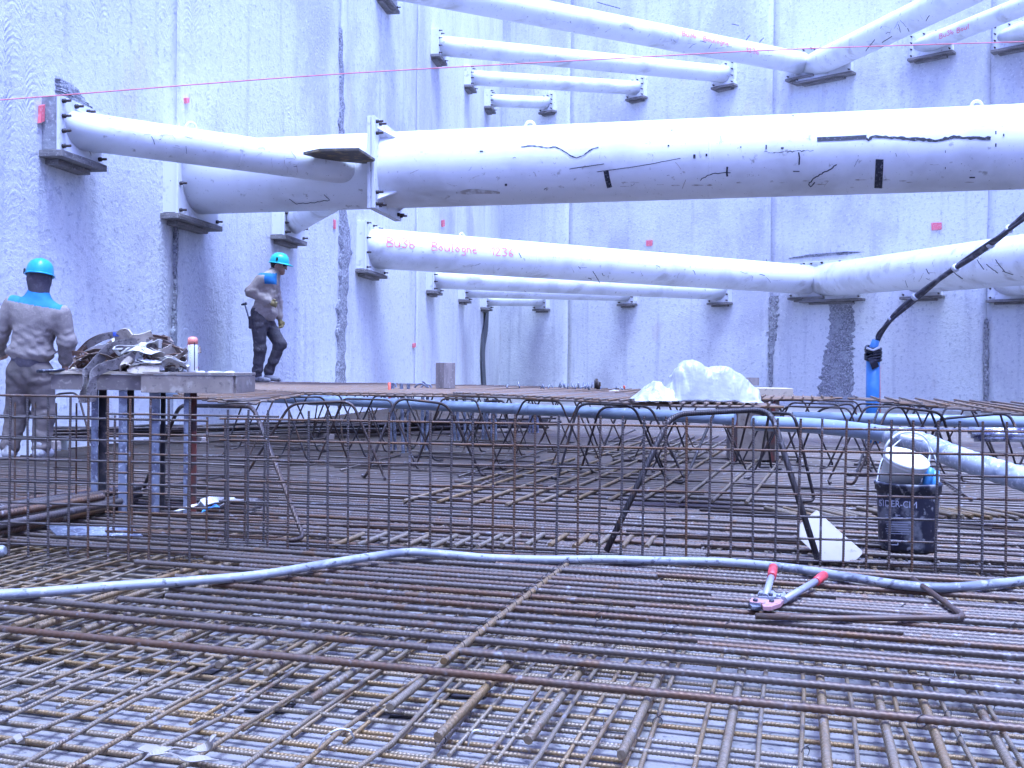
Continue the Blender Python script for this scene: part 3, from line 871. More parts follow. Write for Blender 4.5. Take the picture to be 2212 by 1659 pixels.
# ================================================================== REINFORCEMENT
HD = R(16.0)
U = Vector((math.sin(HD), math.cos(HD), 0))
V = Vector((math.cos(HD), -math.sin(HD), 0))
_bars = {}
def ribbed(L, r, mat, pitch=0.021, seg=8, rings=4, name='rebar'):
    """a bar along +X with raised slanting ribs, real geometry, shared by all bars of a kind"""
    key = (round(L, 2), r, mat.name, rings)
    if key in _bars: return _bars[key]
    n = int(L / pitch * rings)
    xs = np.linspace(0, L, n + 1)
    an = np.arange(seg) * 2 * math.pi / seg
    X, A = np.meshgrid(xs, an, indexing='ij')
    rr = r * (1 + 0.20 * np.clip(np.sin(2 * math.pi * X / pitch + 2 * A), 0, 1))
    co = np.stack([X, rr * np.cos(A), rr * np.sin(A)], -1).reshape(-1, 3)
    i = np.arange(n)[:, None] * seg; k = np.arange(seg)[None, :]; k2 = (k + 1) % seg
    fs = np.stack([i + k, i + k2, i + seg + k2, i + seg + k], -1).reshape(-1, 4)[:, ::-1].tolist()
    fs += [list(range(seg))[::-1], [n * seg + q for q in range(seg)]]
    m = bpy.data.meshes.new(name)
    m.from_pydata(co.tolist(), [], fs)
    m.materials.append(mat)
    sm = [True] * len(fs); sm[-1] = sm[-2] = False
    m.polygons.foreach_set('use_smooth', sm)
    m.update()
    _bars[key] = m
    return m
def plain(L, r, mat, seg=6, bend=0.0, seed=0):
    key = ('p', round(L, 2), r, mat.name, seed)
    if key in _bars: return _bars[key]
    q = MB()
    n = 8 if bend else 1
    q.tube([(L * i / n, bend * noise.noise((i * .7, seed, 0)), bend * noise.noise((i * .7, seed, 5))) for i in range(n + 1)], r, seg)
    _bars[key] = q.mesh('rebar', mat)
    return _bars[key]
def put_bar(parent, mesh, p, d):
    return link('rebar', mesh, parent, frame_x(p, d, roll=random.uniform(0, 6.28)))
def uv(u, v, z): return U * u + V * v + Z * z
def jd(d, a=0.006): return (d + Vector((random.uniform(-a, a), random.uniform(-a, a), random.uniform(-a, a) * .2))).normalized()

# --- thin net on the blinding concrete (front)
net = thing('rebar_net', uv(3.5, 0, GZ), 'thin rusty reinforcing net lying on the pale concrete in the foreground', 'rebar net')
NV = [ribbed(9.6, .0062, MAT['thin'], .010, 6, 3), plain(9.6, .0062, MAT['thin'], 6, .03, 2)]
u = 1.55
while u < 5.0:
    put_bar(net, NV[0], uv(u + random.uniform(-.008, .008), -4.9 + random.uniform(-.2, .1), -.0905 + random.uniform(-.002, .002)), jd(V, .003))
    u += 0.100
v = -4.6
while v < 4.4:
    put_bar(net, plain(4.4, .0064, MAT['thin'], 8, .03, int(v * 3) % 5), uv(1.25 + random.uniform(-.1, .1), v + random.uniform(-.01, .01), -.0775 + random.uniform(-.002, .002)), jd(U, .004))
    v += 0.125
net2 = thing('rebar_net', uv(3.5, -2.6, GZ), 'second thin net sheet lapped crosswise under the first at lower left', 'rebar net')
u = 1.6
while u < 5.2:
    put_bar(net2, ribbed(4.4, .006, MAT['thin'], .010, 6, 3), uv(u + .03 + random.uniform(-.01, .01), -4.8, -.1035), jd(V + U * .02, .003))
    u += 0.10
v = -4.6
while v < -.3:
    put_bar(net2, plain(3.6, .006, MAT['thin'], 6, .02, 9), uv(2.3, v + random.uniform(-.012, .012), -.1160 + .022), jd(U, .004))
    v += 0.14

# --- thick bars running away from the camera, lower layer
low = thing('rebar_mat', uv(4.5, 0, -.05), 'lower mat of thick ribbed bars laid across the pit floor in the middle ground', 'rebar mat')
R25 = ribbed(6.0, .0108, MAT['thick'])
R25b = ribbed(4.2, .0108, MAT['thick'])
RU = ribbed(6.0, .0110, MAT['thin'])
for (x, y) in ((30, 1352), (82, 1354), (181, 1361), (241, 1375), (369, 1389), (472, 1436), (575, 1453), (667, 1514), (842, 1528), (945, 1592), (1140, 1599), (1342, 1631), (1556, 1672), (1790, 1690), (1938, 1675), (2052, 1672), (2190, 1668)):
    p = at_z(x, y, -.047)
    put_bar(low, RU, p, jd(U, .006))
for v in np.arange(-4.5, 4.6, .31):
    put_bar(low, R25, uv(4.2 + random.uniform(-.3, .3), v + random.uniform(-.05, .05), -.047), jd(U, .006))
# one distribution bar tied over the run in the middle
pa, pb = at_z(958, 1428, -.013), at_z(1232, 1214, -.013)
put_bar(low, ribbed(1.75, .0105, MAT['thin']), pa, pb - pa)
# --- thick bars across, upper layer: rows receding
rows = [1428, 1378, 1351, 1333, 1316, 1298, 1283, 1270, 1257, 1246, 1236, 1226, 1216, 1207, 1199]
us = [at_z(707, y, -.018).dot(U) for y in rows]
while us[-1] < 6.9: us.append(us[-1] + random.uniform(.095, .14))
lefts = {3: 250, 4: 380, 5: 300, 6: 420, 7: 330, 8: 460, 9: 300, 10: 520, 11: 400}
for i, u in enumerate(us):
    zc = -.018 + random.uniform(-.002, .004)
    v0 = (-5.2 if i < 12 else -6.3 - .1 * u) + random.uniform(-.0, .6)
    if i in lefts:
        v0 = at_z(lefts[i], rows[i] - 20, -.018).dot(V) + random.uniform(-.1, .1)
    while v0 < 5.2:
        mesh = random.choice([R25, R25, R25b])
        L = 6.0 if mesh is R25 else 4.2
        put_bar(low, mesh, uv(u + random.uniform(-.008, .008), v0, zc), jd(V, .0045))
        v0 += L - random.uniform(.25, .8)
        u_ = random.choice([-1, 1]) * .026
        u += u_
    # extra in-between bars on the right half, where the mat is denser
    if (2 < i < 15 and random.random() < .8) or random.random() < .25:
        v1 = random.uniform(-.6, 1.2)
        put_bar(low, R25b, uv(us[i] + random.uniform(.035, .05), v1, zc), jd(V, .0045))
# tie wires on the distribution bars
q = MB()
for (xa, ya, xb, yb) in ((958, 1428, 1232, 1214),):
    pa, pb = at_z(xa, ya, -.014), at_z(xb, yb, -.014)
    dd = (pb - pa).normalized()
    for u in us:
        t = (u - pa.dot(U)) / dd.dot(U)
        if 0 < t < (pb - pa).length:
            c = pa + dd * t
            q.tube([c + (V * math.cos(a) * .019 + Z * (math.sin(a) * .024 + .004)) for a in [i * math.pi / 5 for i in range(11)]], .0013, 4)
            q.tube([c + Z * .026, c + Z * .036 + V * .012 + U * .008], .0013, 4)
tag(q.build('tie_wire', MAT['darkpost'], low), kind='stuff')
q = MB()
rt = random.Random(5)
for k in range(260):                              # wire ties at the crossings of the front net and mat
    if k < 150:
        c = uv(1.55 + .1 * rt.randint(2, 26), -4.6 + .125 * rt.randint(4, 66), -.080); r1, hgt = .010, .016
    else:
        c = uv(rt.choice(us[:24]), rt.uniform(-3.6, 3.4), -.022); r1, hgt = .014, .022
    an = rt.uniform(.5, 1.1)
    d = V * math.cos(an) + U * math.sin(an)
    q.tube([c + d * (math.cos(a) * r1 * 1.5) + Z * (math.sin(a) * hgt * .8) for a in [i * math.pi / 4 for i in range(9)]], .0013, 4)
    e_ = c + Z * hgt * .75
    q.tube([e_, e_ + d.cross(Z) * rt.uniform(-.02, .02) + Z * rt.uniform(.004, .014) + d * .01], .0013, 4)
tag(q.build('tie_wire', MAT['darkpost'], low), kind='stuff')
# the same mat farther off, too fine to pick apart
q = MB()
u = us[-1] + .09
k = 0
while u < 22:
    a, b = -6.15 - .12 * u, 9.5
    x0 = a
    wob = [uv(u + noise.noise((u * 3, j, 0)) * .03, a + (b - a) * j / 6, -.018 + noise.noise((u, j, 4)) * .006) for j in range(7)]
    q.tube(wob, .0125, 5)
    u += random.uniform(.10, .15) * (1 + max(0, u - 9) * .05)
for v in np.arange(-7.5, 9, .22):
    lo_u = 5.0 if v > -6.6 else 9
    q.tube([uv(lo_u, v, -.042), uv(22, v + .1, -.042)], .011, 5)
u = 5.0
while u < 16:                                    # bottom layer, seen through the gaps
    q.tube([uv(u, -6.0 - .12 * u, -.068), uv(u + .1, 9.5, -.068)], .010, 5)
    u += .14
for k in range(70):                              # odd bars lying on top
    u0, v0 = random.uniform(5.2, 12), random.uniform(-6.2, 5)
    L_ = random.uniform(.6, 3.2); an = random.choice([0, 0, 0, 1.57, .2, -.15]) + random.uniform(-.08, .08)
    a = uv(u0, v0, .004); d = V * math.cos(an) + U * math.sin(an)
    if (a.x - LWT * a.y) < LW0 + .5: continue
    q.tube([a, a + d * L_ * .5 + Z * .006, a + d * L_], .009, 5)
tag(q.build('rebar', MAT['thick'], low), kind='stuff')
# bars laid on top, running away, in the middle
top = thing('rebar_mat', at_z(1200, 1040, 0), 'loose row of bars laid slantwise over the lower mat in mid-picture', 'rebar mat')
U2 = (U + V * .04).normalized()
for i in range(11):
    x = 872 + i * 74
    p = at_z(x, 1084 - i * .5 + random.uniform(-8, 8), .004)
    put_bar(top, ribbed(3.4, .011, MAT['thin'], .016, 6), p, jd(U2, .008))
for i in range(9):
    p = at_z(1250 + i * 36, 985 + random.uniform(-4, 4), .006)
    put_bar(top, ribbed(3.4, .011, MAT['thin'], .016, 6), p, jd(U2, .008))
stub = thing('rebar_row', at_z(1960, 1118, 0), 'row of short cut bar ends poking out behind the black bucket', 'bar ends')
for i in range(27):
    x = 1722 + i * 19
    if random.random() < .12: continue
    p = at_z(x + random.uniform(-3, 3), 1117 + random.uniform(-3, 3), .008)
    put_bar(stub, ribbed(0.36, .012, MAT['thin'], .016, 6), p, jd(U - V * .62, .02))
for i in range(14):
    p = at_z(720 + i * 52, 1180 + random.uniform(-3, 3), -.004)
    put_bar(low, ribbed(0.36, .012, MAT['thin'], .016, 6), p, jd(U, .03))

# heap of heavy bars at the left
heap = thing('rebar_bundle', at_z(100, 1120, 0), 'bundle of heavy ribbed bars lying behind the left mesh panel', 'rebar bundle')
HB = ribbed(3.6, .019, MAT['panel'], .022)
for i, (y0, y1, z) in enumerate(((1149, 1094, .018), (1140, 1087, .018), (1131, 1081, .020), (1122, 1076, .020), (1135, 1085, .056), (1124, 1077, .056), (1114, 1070, .056), (1106, 1066, .058), (1112, 1068, .092), (1101, 1062, .092), (1094, 1059, .060), (1086, 1054, .020))):
    a, b = at_z(0, y0, z), at_z(250, y1, z)
    d = (b - a).normalized()
    put_bar(heap, HB, b - d * (3.6 + random.uniform(-.25, .15)), d)
stack = thing('rebar_bundle', at_z(400, 935, .1), 'dark stack of long bars along the foot of the left wall under the mat', 'rebar bundle')
a0, b0 = at_z(-40, 948, .10), at_z(800, 928, .08)
dS = (b0 - a0).normalized(); nS = Vector((-dS.y, dS.x, 0))
for k in range(16):
    r_, c_ = k // 6, k % 6
    put_bar(stack, plain(7.5, .016, MAT['chair'], 6, .05, k % 4), a0 + nS * ((c_ - 2.5) * .05 + random.uniform(-.02, .02)) + Z * (r_ * .036 + random.uniform(-.01, .02)) - dS * random.uniform(0, .8), jd(dS, .012))
for t in (.15, .5, .85):
    q = MB(); c = a0.lerp(b0, t); q.box(frame_x(Vector((c.x, c.y, 0)), nS), -.25, .25, -.04, .04, -.008, c.z - .03)
    q.build('spacer', MAT['timber'], stack)
small = thing('mesh_sheet', at_z(175, 1146, 0), 'small sheet of fine grey mesh lying under the left mesh panel', 'mesh sheet')
for i in range(12):
    a, b = at_z(100 + i * 2, 1135 + i * 1.9, .012), at_z(255 + i * 1.5, 1136 + i * 1.9, .012)
    put_bar(small, plain(.42, .004, MAT['post']), a, b - a)

# --- upright mesh panels
def mesh_panel(label, pa, pb, zb, zt, ztop, step, over=0.0, cut=False, tilt=0.0):
    root = thing('rebar_mesh', (pa + pb) / 2, label, 'rebar mesh', 'upright rebar meshes')
    d = (pb - pa); d.z = 0; L = d.length; d.normalize()
    back = Vector((-d.y, d.x, 0))
    hb = ribbed(round(L + .06, 1), .0054, MAT['panel'], .011, 6, 3)
    vb = ribbed(round(ztop - zb + .05, 2), .0054, MAT['panel'], .011, 6, 3)
    nrow = int(round((zt - zb) / step))
    for k in range(nrow + 1):
        put_bar(root, hb, pa - d * .03 + Z * (zb + step * k - pa.z + random.uniform(-.003, .003)) + back * (tilt * k * step), jd(d, .002))
    n = int(L / step)
    for k in range(n + 1):
        p = pa + d * (step * k + .02)
        put_bar(root, vb, Vector((p.x, p.y, zb - .05)) - back * .0125, jd(Z + back * tilt, .010))
    return root
pa, pb = at_z(486, 1168, .02), at_z(2212, 1223, .02)
pb = pb + (pb - pa).normalized() * .35
mesh_panel('long upright rebar mesh panel standing across the picture from table to right edge', pa, pb, .015, .60, .645, .0975)
pa, pb = at_z(-70, 1172, .02), at_z(424, 1190, .02)
mesh_panel('upright rebar mesh panel at far left, in front of the other panels', pa, pb, .02, .655, .70, .0975)
pa, pb = at_z(240, 1148, .02), at_z(584, 1160, .02)
mesh_panel('short upright mesh panel lapped behind the left one, its cut ends showing', pa, pb, .02, .61, .60, .0975)
pa, pb = at_z(-60, 1080, .02), at_z(190, 1086, .02)
mesh_panel('farthest upright mesh panel at the left, behind the walking legs of the worker', pa, pb, .02, .60, .62, .13)

# --- bent-bar trestles
def trestle(label, LF, TL, TR, RF, r=.0105, dep=None, foot=True, group='bent bar trestles'):
    lf, rf = at_z(*LF, .006), at_z(*RF, .006)
    dl = dep[0] if dep else (lf.y * .6 + rf.y * .4)
    dr = dep[1] if dep else (rf.y * .6 + lf.y * .4)
    tl, tr = at_d(*TL, dl), at_d(*TR, dr)
    side = (tr - tl).normalized()
    out = Vector((-side.y, side.x, 0))
    pts = [lf, tl, tr, rf]
    if foot:
        pts = [lf + out * .10 - side * .02] + pts + [rf - out * .10 + side * .02]
    path = fillet(pts, .085, 7)
    q = MB(); q.tube(path, r, 8)
    o = q.build('rebar_trestle', MAT['chair'], None, Matrix.Identity(4))
    return tag(o, label, 'trestle', group)
trestle('bent bar trestle standing just right of the plywood table', (309, 1056), (388, 876), (547, 878), (657, 1163), .0125, (6.4, 5.6))
trestle('heavy bent bar trestle nearest the camera, left of the white board', (1310, 1190), (1450, 895), (1664, 884), (1766, 1207), .0145, (5.0, 4.95), foot=False)
trestle('bent bar trestle under the grey pipe, mid-left between two others', (532, 1025), (628, 872), (760, 867), (831, 1032), .011)
trestle('bent bar trestle in mid-picture with sloping top, under the grey pipe', (789, 1031), (857, 860), (965, 872), (1039, 1024), .0115)
trestle('bent bar trestle right of the sloping one in mid-picture', (1018, 964), (1050, 867), (1088, 866), (1118, 1015), .0105)
trestle('wide bent bar trestle under the front edge of the plastic-laden mat, left one', (1204, 1036), (1250, 871), (1369, 876), (1437, 1033), .0105)
trestle('bent bar trestle beside it under the plastic-laden mat, right one', (1254, 1018), (1296, 879), (1405, 877), (1475, 1028), .0105)
trestle('bent bar trestle in front of the plywood column form', (1477, 1044), (1547, 882), (1652, 893), (1666, 1011), .011)
trestle('bent bar trestle with top against the plywood column form', (1590, 1000), (1621, 878), (1682, 871), (1729, 1006), .0105)
trestle('bent bar trestle right of the column form with long right leg', (1640, 1010), (1662, 891), (1716, 895), (1760, 1082), .0105, (6.9, 6.5))
trestle('bent bar trestle left of the blue standpipe', (1724, 997), (1765, 886), (1843, 869), (1880, 1010), .0105)
trestle('bent bar trestle behind the buckets, farther of the crossing pair', (1848, 1026), (1902, 871), (2006, 878), (2060, 1012), .0105)
trestle('bent bar trestle behind the buckets, nearer of the crossing pair', (1844, 1047), (1921, 877), (2034, 891), (2079, 1040), .011)
trestle('bent bar trestle at right under the corner mat, behind the grey sleeve', (1940, 1000), (1978, 877), (2107, 884), (2160, 1006), .011)
trestle('bent bar trestle at the right edge with rising top', (1982, 1012), (2028, 905), (2180, 892), (2240, 1030), .012)
trestle('bent bar trestle half hidden beneath the plywood table', (96, 975), (118, 851), (168, 848), (205, 985), .0105)
MAIN_POLY = [(-1.82, 8.75), (-.5, 8.35), (-.2, 8.8), (1.7, 8.7), (2.6, 8.6), (3.0, 9.2), (1.7, 11.7), (.2, 13.2), (-1.5, 14.2), (-3.9, 15.1), (-2.7, 9.8)]
RIGHT_POLY = [(2.2, 5.6), (4.7, 5.1), (5.2, 6.0), (4.6, 9.8), (2.9, 10.4), (2.4, 9.0)]
def inside(x, y, P_):
    c = False
    for i in range(len(P_)):
        (x1, y1), (x2, y2) = P_[i], P_[i - 1]
        if (y1 > y) != (y2 > y) and x < (x2 - x1) * (y - y1) / (y2 - y1) + x1: c = not c
    return c
# the crowd of trestles farther under the upper mat
def far_trestle_mesh(w, h, s):
    q = MB()
    q.tube(fillet([(-w / 2 - .27, -s - .1, 0), (-w / 2 - .25, -s, 0), (-w / 2, 0, h), (w / 2, 0, h), (w / 2 + .25, s, 0), (w / 2 + .27, s + .1, 0)], .05, 5), .0085, 6)
    return q.mesh('rebar_trestle', MAT['chair'])
FT = [far_trestle_mesh(.42, .585, .13), far_trestle_mesh(.30, .59, -.10), far_trestle_mesh(.5, .58, .05)]
for iy in range(8):
    for ix in range(12):
        x = -2.6 + ix * .70 + random.uniform(-.2, .2) + iy * .12
        y = 7.9 + iy * .80 + random.uniform(-.25, .25) + max(0, x) * -.05
        if x < LW0 + LWT * y + .6: continue
        if not any(inside(x, y + .25, P_) for P_ in (MAIN_POLY, RIGHT_POLY)): continue
        o = link('rebar_trestle', FT[(ix * 2 + iy) % 3], None, Matrix.Translation((x, y, 0.004)) @ Matrix.Rotation(-HD + random.uniform(-.6, .6), 4, 'Z'))
        tag(o, 'dark bent bar trestle deep under the far upper mat', 'trestle', 'trestles deep under the far mat')

# --- upper mat
def clip_line(o, d, poly):
    n = Vector((-d.y, d.x, 0))
    ts = []
    for i in range(len(poly)):
        a, b = Vector((*poly[i], 0)), Vector((*poly[(i + 1) % len(poly)], 0))
        sa, sb = (a - o).dot(n), (b - o).dot(n)
        if (sa > 0) != (sb > 0):
            p = a.lerp(b, sa / (sa - sb))
            ts.append((p - o).dot(d))
    ts.sort()
    return [(ts[i], ts[i + 1]) for i in range(0, len(ts) - 1, 2)]
def upper_mat(label, poly, z, su, sv, single, r=.008, dirs=(U, V), overhang=.05):
    c = Vector((sum(p[0] for p in poly) / len(poly), sum(p[1] for p in poly) / len(poly), z))
    root = thing('rebar_mat', c, label, 'rebar mat', 'upper mats on trestles')
    q = MB()
    for d, other, step, dz in ((dirs[0], dirs[1], sv, .009), (dirs[1], dirs[0], su, -.008)):
        ws = [Vector((*p, 0)).dot(other) for p in poly]
        w = min(ws) + step * .5
        while w < max(ws):
            o = other * (w + random.uniform(-.012, .012))
            for t0, t1 in clip_line(o, d, poly):
                if t1 - t0 < .12: continue
                t0 -= random.uniform(0, overhang); t1 += random.uniform(0, overhang)
                p = o + d * t0; p.z = z + dz
                e = o + d * t1; e.z = z + dz
                if single:
                    put_bar(root, plain(round(t1 - t0, 2), r, MAT['mat_up'], 6), p, e - p)
                else:
                    n = max(1, int((t1 - t0) / 1.5))
                    sg = random.random() * 9
                    q.tube([p.lerp(e, i / n) + Z * (.012 * noise.noise((p.x * .3 + i * .8, p.y * .3, sg * .1))) for i in range(n + 1)], r, 5)
            w += step * random.uniform(.9, 1.1)
    if not single:
        tag(q.build('rebar', MAT['mat_up'], root), kind='stuff')
    return root
upper_mat('corner of brown rebar mat jutting out beside the plywood table', [(-2.63, 7.9), (-1.62, 6.0), (-1.80, 8.55), (-2.6, 9.6)], .626, .17, .17, True, .007)
upper_mat('broad upper rebar mat under the walking person, reaching back towards the corner', [(-1.82, 8.75), (-.5, 8.35), (-.2, 8.8), (1.7, 8.7), (2.6, 8.6), (3.0, 9.2), (1.7, 11.7), (.2, 13.2), (-1.5, 14.2), (-3.9, 15.1), (-2.7, 9.8)], .626, .085, .085, False, .0085)
upper_mat('rusty rebar mat sheet under the white plastic', [(-.55, 8.3), (1.07, 5.95), (1.62, 6.05), (1.75, 8.8), (-.1, 8.7)], .648, .07, .07, True, .0085)
upper_mat('open rebar mat at the right edge with slanting bars', [(2.87, 5.6), (4.7, 5.1), (4.8, 5.7), (3.92, 7.6), (3.15, 9.4), (3.02, 9.0)], .632, .22, .12, True, .008)

# --- bundles of pale starter bars rising through the mats
def starter(label, x, yb, yt, n, lean=0.0):
    base = at_z(x, yb, 0.0)
    tp = at_d(x + lean, yt, base.y)
    root = thing('starter_bars', base, label, 'starter bars', 'starter bar bundles')
    L = round((tp - base).length, 1)
    for k in range(n):
        p = base + Vector((k * .05 - .03, random.uniform(-.04, .04), 0))
        put_bar(root, ribbed(L, .017, MAT['post'], .022, 6, 3), p, (tp - base) + Vector((random.uniform(-.03, .03), 0, 0)))
for (x, yb, yt, n, lab) in ((850, 974, 818, 2, 'leftmost pale starter bar bundle beside the red stake'), (878, 978, 824, 2, 'second pale starter bar bundle from the red stake'), (918, 972, 850, 2, 'third pale starter bar bundle, leaning under the mat'),
                            (988, 951, 862, 2, 'pale starter bar bundle left of a close pair under the mat'), (1010, 951, 852, 2, 'left one of a close pair of pale starter bundles'), (1024, 951, 855, 1, 'single pale starter bar right of a close pair'),
                            (1048, 951, 862, 3, 'thickest pale starter bar bundle under the mat'), (1076, 951, 868, 1, 'rightmost single pale starter bar under the mat'), (1148, 935, 870, 2, 'small far starter bundle under the mat, left of two'), (1166, 935, 872, 1, 'small far starter bar under the mat, right of two')):
    starter(lab, x, yb, yt, n, random.uniform(-4, 4))

# ================================================================== PIPES, HOSES, CABLE
def px_path(pts, per=8):
    return smooth_path([at_d(*p) if len(p) == 3 else at_z(p[0], p[1], .49) for p in pts], per)
q = MB()
pts = [at_z(x, y, .47) for x, y in ((390, 850), (700, 865), (1000, 880), (1300, 894), (1585, 907))]
pts[0] = pts[0]
a, b = at_d(330, 848, 11.2), at_d(1588, 905, 8.3)
pipe1 = thing('drain_pipe', (a + b) / 2, 'long grey blue drain pipe running under the upper mat from the table', 'pipe')
q.tube([a.lerp(b, i / 12) for i in range(13)], .050, 20)
q.build('pipe', MAT['pvc'], pipe1)
for t in (.34, .70):
    q = MB(); c = a.lerp(b, t); d = (b - a).normalized()
    q.tube([c - d * .07, c - d * .06, c + d * .06, c + d * .07], [.051, .056, .056, .051], 20)
    q.build('socket', MAT['pvc'], pipe1)
a, b = at_d(1712, 902, 9.3), at_d(2330, 915, 8.9)
q = MB(); q.tube([a, a.lerp(b, .5), b], .055, 20)
tag(q.build('drain_pipe', MAT['pvc']), 'grey drain pipe at right running level behind the trestles', 'pipe')
dr = px_path([(1628, 914, 7.6), (1760, 920, 7.3), (1880, 933, 6.9), (1950, 946, 6.5)], 8)
sleeve = thing('duct_pipe', dr[0], 'smooth grey pipe running into a thick dusty sleeve at the right edge', 'pipe')
q = MB(); q.tube(dr, .056, 20); q.build('pipe', MAT['pvc'], sleeve)
sl = px_path([(1925, 943, 6.6), (1985, 955, 6.25), (2060, 985, 5.85), (2130, 1010, 5.6), (2212, 1035, 5.4), (2330, 1075, 5.2)], 14)
q = MB(); q.tube(sl, [.066 + .0022 * math.sin(i * 1.9) + .003 * noise.noise((i * .3, 0, 0)) for i in range(len(sl))], 20)
q.build('sleeve', MAT['pvc_dusty'], sleeve)

q = MB()
hp = [at_z(x, y, .012 + lift) for x, y, lift in ((-90, 1284, 0), (0, 1284, 0), (120, 1277, 0), (250, 1266, 0), (400, 1256, 0), (560, 1242, .004), (700, 1219, .012), (800, 1203, .02), (880, 1193, .02), (950, 1196, .01), (1050, 1205, -.004), (1180, 1209, -.006), (1300, 1208, 0), (1420, 1211, 0), (1560, 1214, 0), (1700, 1226, .002), (1830, 1246, .002), (1950, 1264, .0), (2050, 1269, .0), (2150, 1261, .004), (2240, 1252, .006), (2320, 1250, 0))]
q.tube(smooth_path(hp, 8), .0185, 14)
tag(q.build('hose', MAT['hose']), 'cement-stained grey hose snaking across the foreground bars', 'hose')
q = MB(); q.tube(px_path([(-40, 1192, 4.6), (0, 1190, 4.6), (12, 1189, 4.6)], 4), [.012, .02, .024, .026, .026, .026, .024, .02, .018], 12)
tag(q.build('hose', MAT['hose']), 'stub of pale hose end at the left edge above the long hose', 'hose')

# blue standpipe and the cable leaving it
bp = at_z(1884, 957, 0.0)
stand = thing('standpipe', bp, 'blue plastic standpipe with a black wrapped top, before the back wall', 'pipe')
tp = at_d(1886, 772, bp.y)
q = MB(); q.tube([bp, bp.lerp(tp, .5), tp], .080, 24); q.build('pipe', MAT['blue'], stand)
q = MB(); q.tube([at_d(1884, 765, bp.y), at_d(1888, 748, bp.y), at_d(1892, 735, bp.y)], [.060, .052, .045], 18); q.build('collar', MAT['blue'], stand)
q = MB()
for k in range(7):
    c = tp + Z * (-.02 + k * .022)
    q.tube([c + Vector((math.cos(a) * (.088 + .012 * noise.noise((k, a, 0))), math.sin(a) * .088, .02 * noise.noise((k * 3, a * 1.2, 4)) + .02 * math.sin(a + k))) for a in [i * math.pi / 9 for i in range(19)]], .018, 6)
q.ribbon([tp + Vector((-.05, -.085, .0)), tp + Vector((-.03, -.10, -.06)), tp + Vector((.0, -.095, -.13))], .09, .006, (1, 0, 0))
q.build('tape_wrap', MAT['black_bag'], stand)
q = MB(); q.tube([at_d(1872, 752, bp.y - .1), at_d(1886, 757, bp.y - .11), at_d(1900, 750, bp.y - .1)], .014, 8); q.build('tape_wrap', MAT['tape_white'], stand)
q = MB(); q.tube([at_z(1901, 957, 0) , at_d(1900, 790, bp.y)], .008, 6); q.build('cord', MAT['pinkstake'], stand)
cpts = [(1892, 745, 12.4), (1898, 730, 12.3), (1912, 706, 12.2), (1940, 672, 12.0), (1985, 635, 11.7), (2050, 588, 11.2), (2105, 553, 10.8), (2160, 512, 10.3), (2212, 466, 9.9), (2330, 360, 9.0)]
cp = px_path(cpts, 10)
cab = thing('cable', cp[0], 'black cable bundle with white tape bands curving up from the blue standpipe', 'cable')
for k, (ox, oz, r) in enumerate(((0, 0, .030), (.026, .012, .017), (-.012, .030, .014))):
    q = MB(); q.tube([p + Vector((ox * math.cos(i * .12 + k) - oz * math.sin(i * .12), -.02 * k, oz * math.cos(i * .12) + ox * math.sin(i * .12 + k))) for i, p in enumerate(cp)], r, 10)
    q.build('strand', MAT['cable'], cab)
for i in (25, 38, 52, 66, 74):
    q = MB(); q.tube(cp[i:i + 2], .044, 12); q.build('tape_band', MAT['tape_white'], cab)

# shiny wrapped tubes at the right
wt = thing('wrapped_tubes', at_d(2150, 940, 8.2), 'shiny wrapped tubes lying under the mat at the right edge', 'tubes')
for k, (y, r) in enumerate(((930, .03), (938, .035), (946, .03))):
    q = MB(); q.tube([at_d(2092 + 6 * k, y, 8.2), at_d(2160, y + 1, 8.15), at_d(2300, y + 2, 8.1)], r, 12); q.build('tube', MAT['foil'], wt)
q = MB(); q.tube([at_d(1890, 925, 6.4), at_d(2000, 927, 6.6), at_d(2095, 930, 6.9)], .012, 8)
tag(q.build('rebar_rod', MAT['post']), 'pale thin rod lying level above the grey sleeve at right', 'rod')

# ================================================================== THINGS ON THE BARS
# buckets
bc = at_z(1957, 1197, -.005); bc.y += .14; bc.x = at_d(1960, 1150, bc.y).x
Mb = Matrix.Translation(bc)
bk = thing('bucket', bc, 'black cement-splashed bucket with SIDER-CIM lettering, holding the white bucket', 'bucket')
q = MB(); q.lathe(Mb, [(r_ * .94, z_) for r_, z_ in ((.125, 0), (.134, .004), (.140, .02), (.152, .27), (.153, .285), (.162, .287), (.163, .312), (.166, .316), (.166, .326), (.160, .330), (.154, .326), (.150, .28), (.136, .02), (.0, .016))], 40)
q.build('body', MAT['bucket'], bk)
q = MB()
q.tube(smooth_path([bc + Vector((-.155, 0, .315)), bc + Vector((-.10, .06, .44)), bc + Vector((.02, .08, .545)), bc + Vector((.09, .05, .53)), bc + Vector((.14, .02, .44)), bc + Vector((.156, 0, .30))], 8), .0035, 6)
q.build('bail', MAT['tape_white'], bk)
q = MB(); q.tube([bc + Vector((-.01, .08, .545)), bc + Vector((.09, .055, .528))], .010, 8); q.build('bail_grip', MAT['tape_white'], bk)
def text_mesh(body, bold=0.0):
    cu = bpy.data.curves.new('lettering', 'FONT')
    cu.body = body; cu.size = 1.0; cu.offset = bold; cu.resolution_u = 3
    ob = bpy.data.objects.new('lettering', cu); COL.objects.link(ob)
    dg = bpy.context.evaluated_depsgraph_get()
    me = bpy.data.meshes.new_from_object(ob.evaluated_get(dg))
    bpy.data.objects.remove(ob); bpy.data.curves.remove(cu)
    vs = [v.co.copy() for v in me.vertices]; fs = [tuple(p.vertices) for p in me.polygons]
    bpy.data.meshes.remove(me)
    return vs, fs
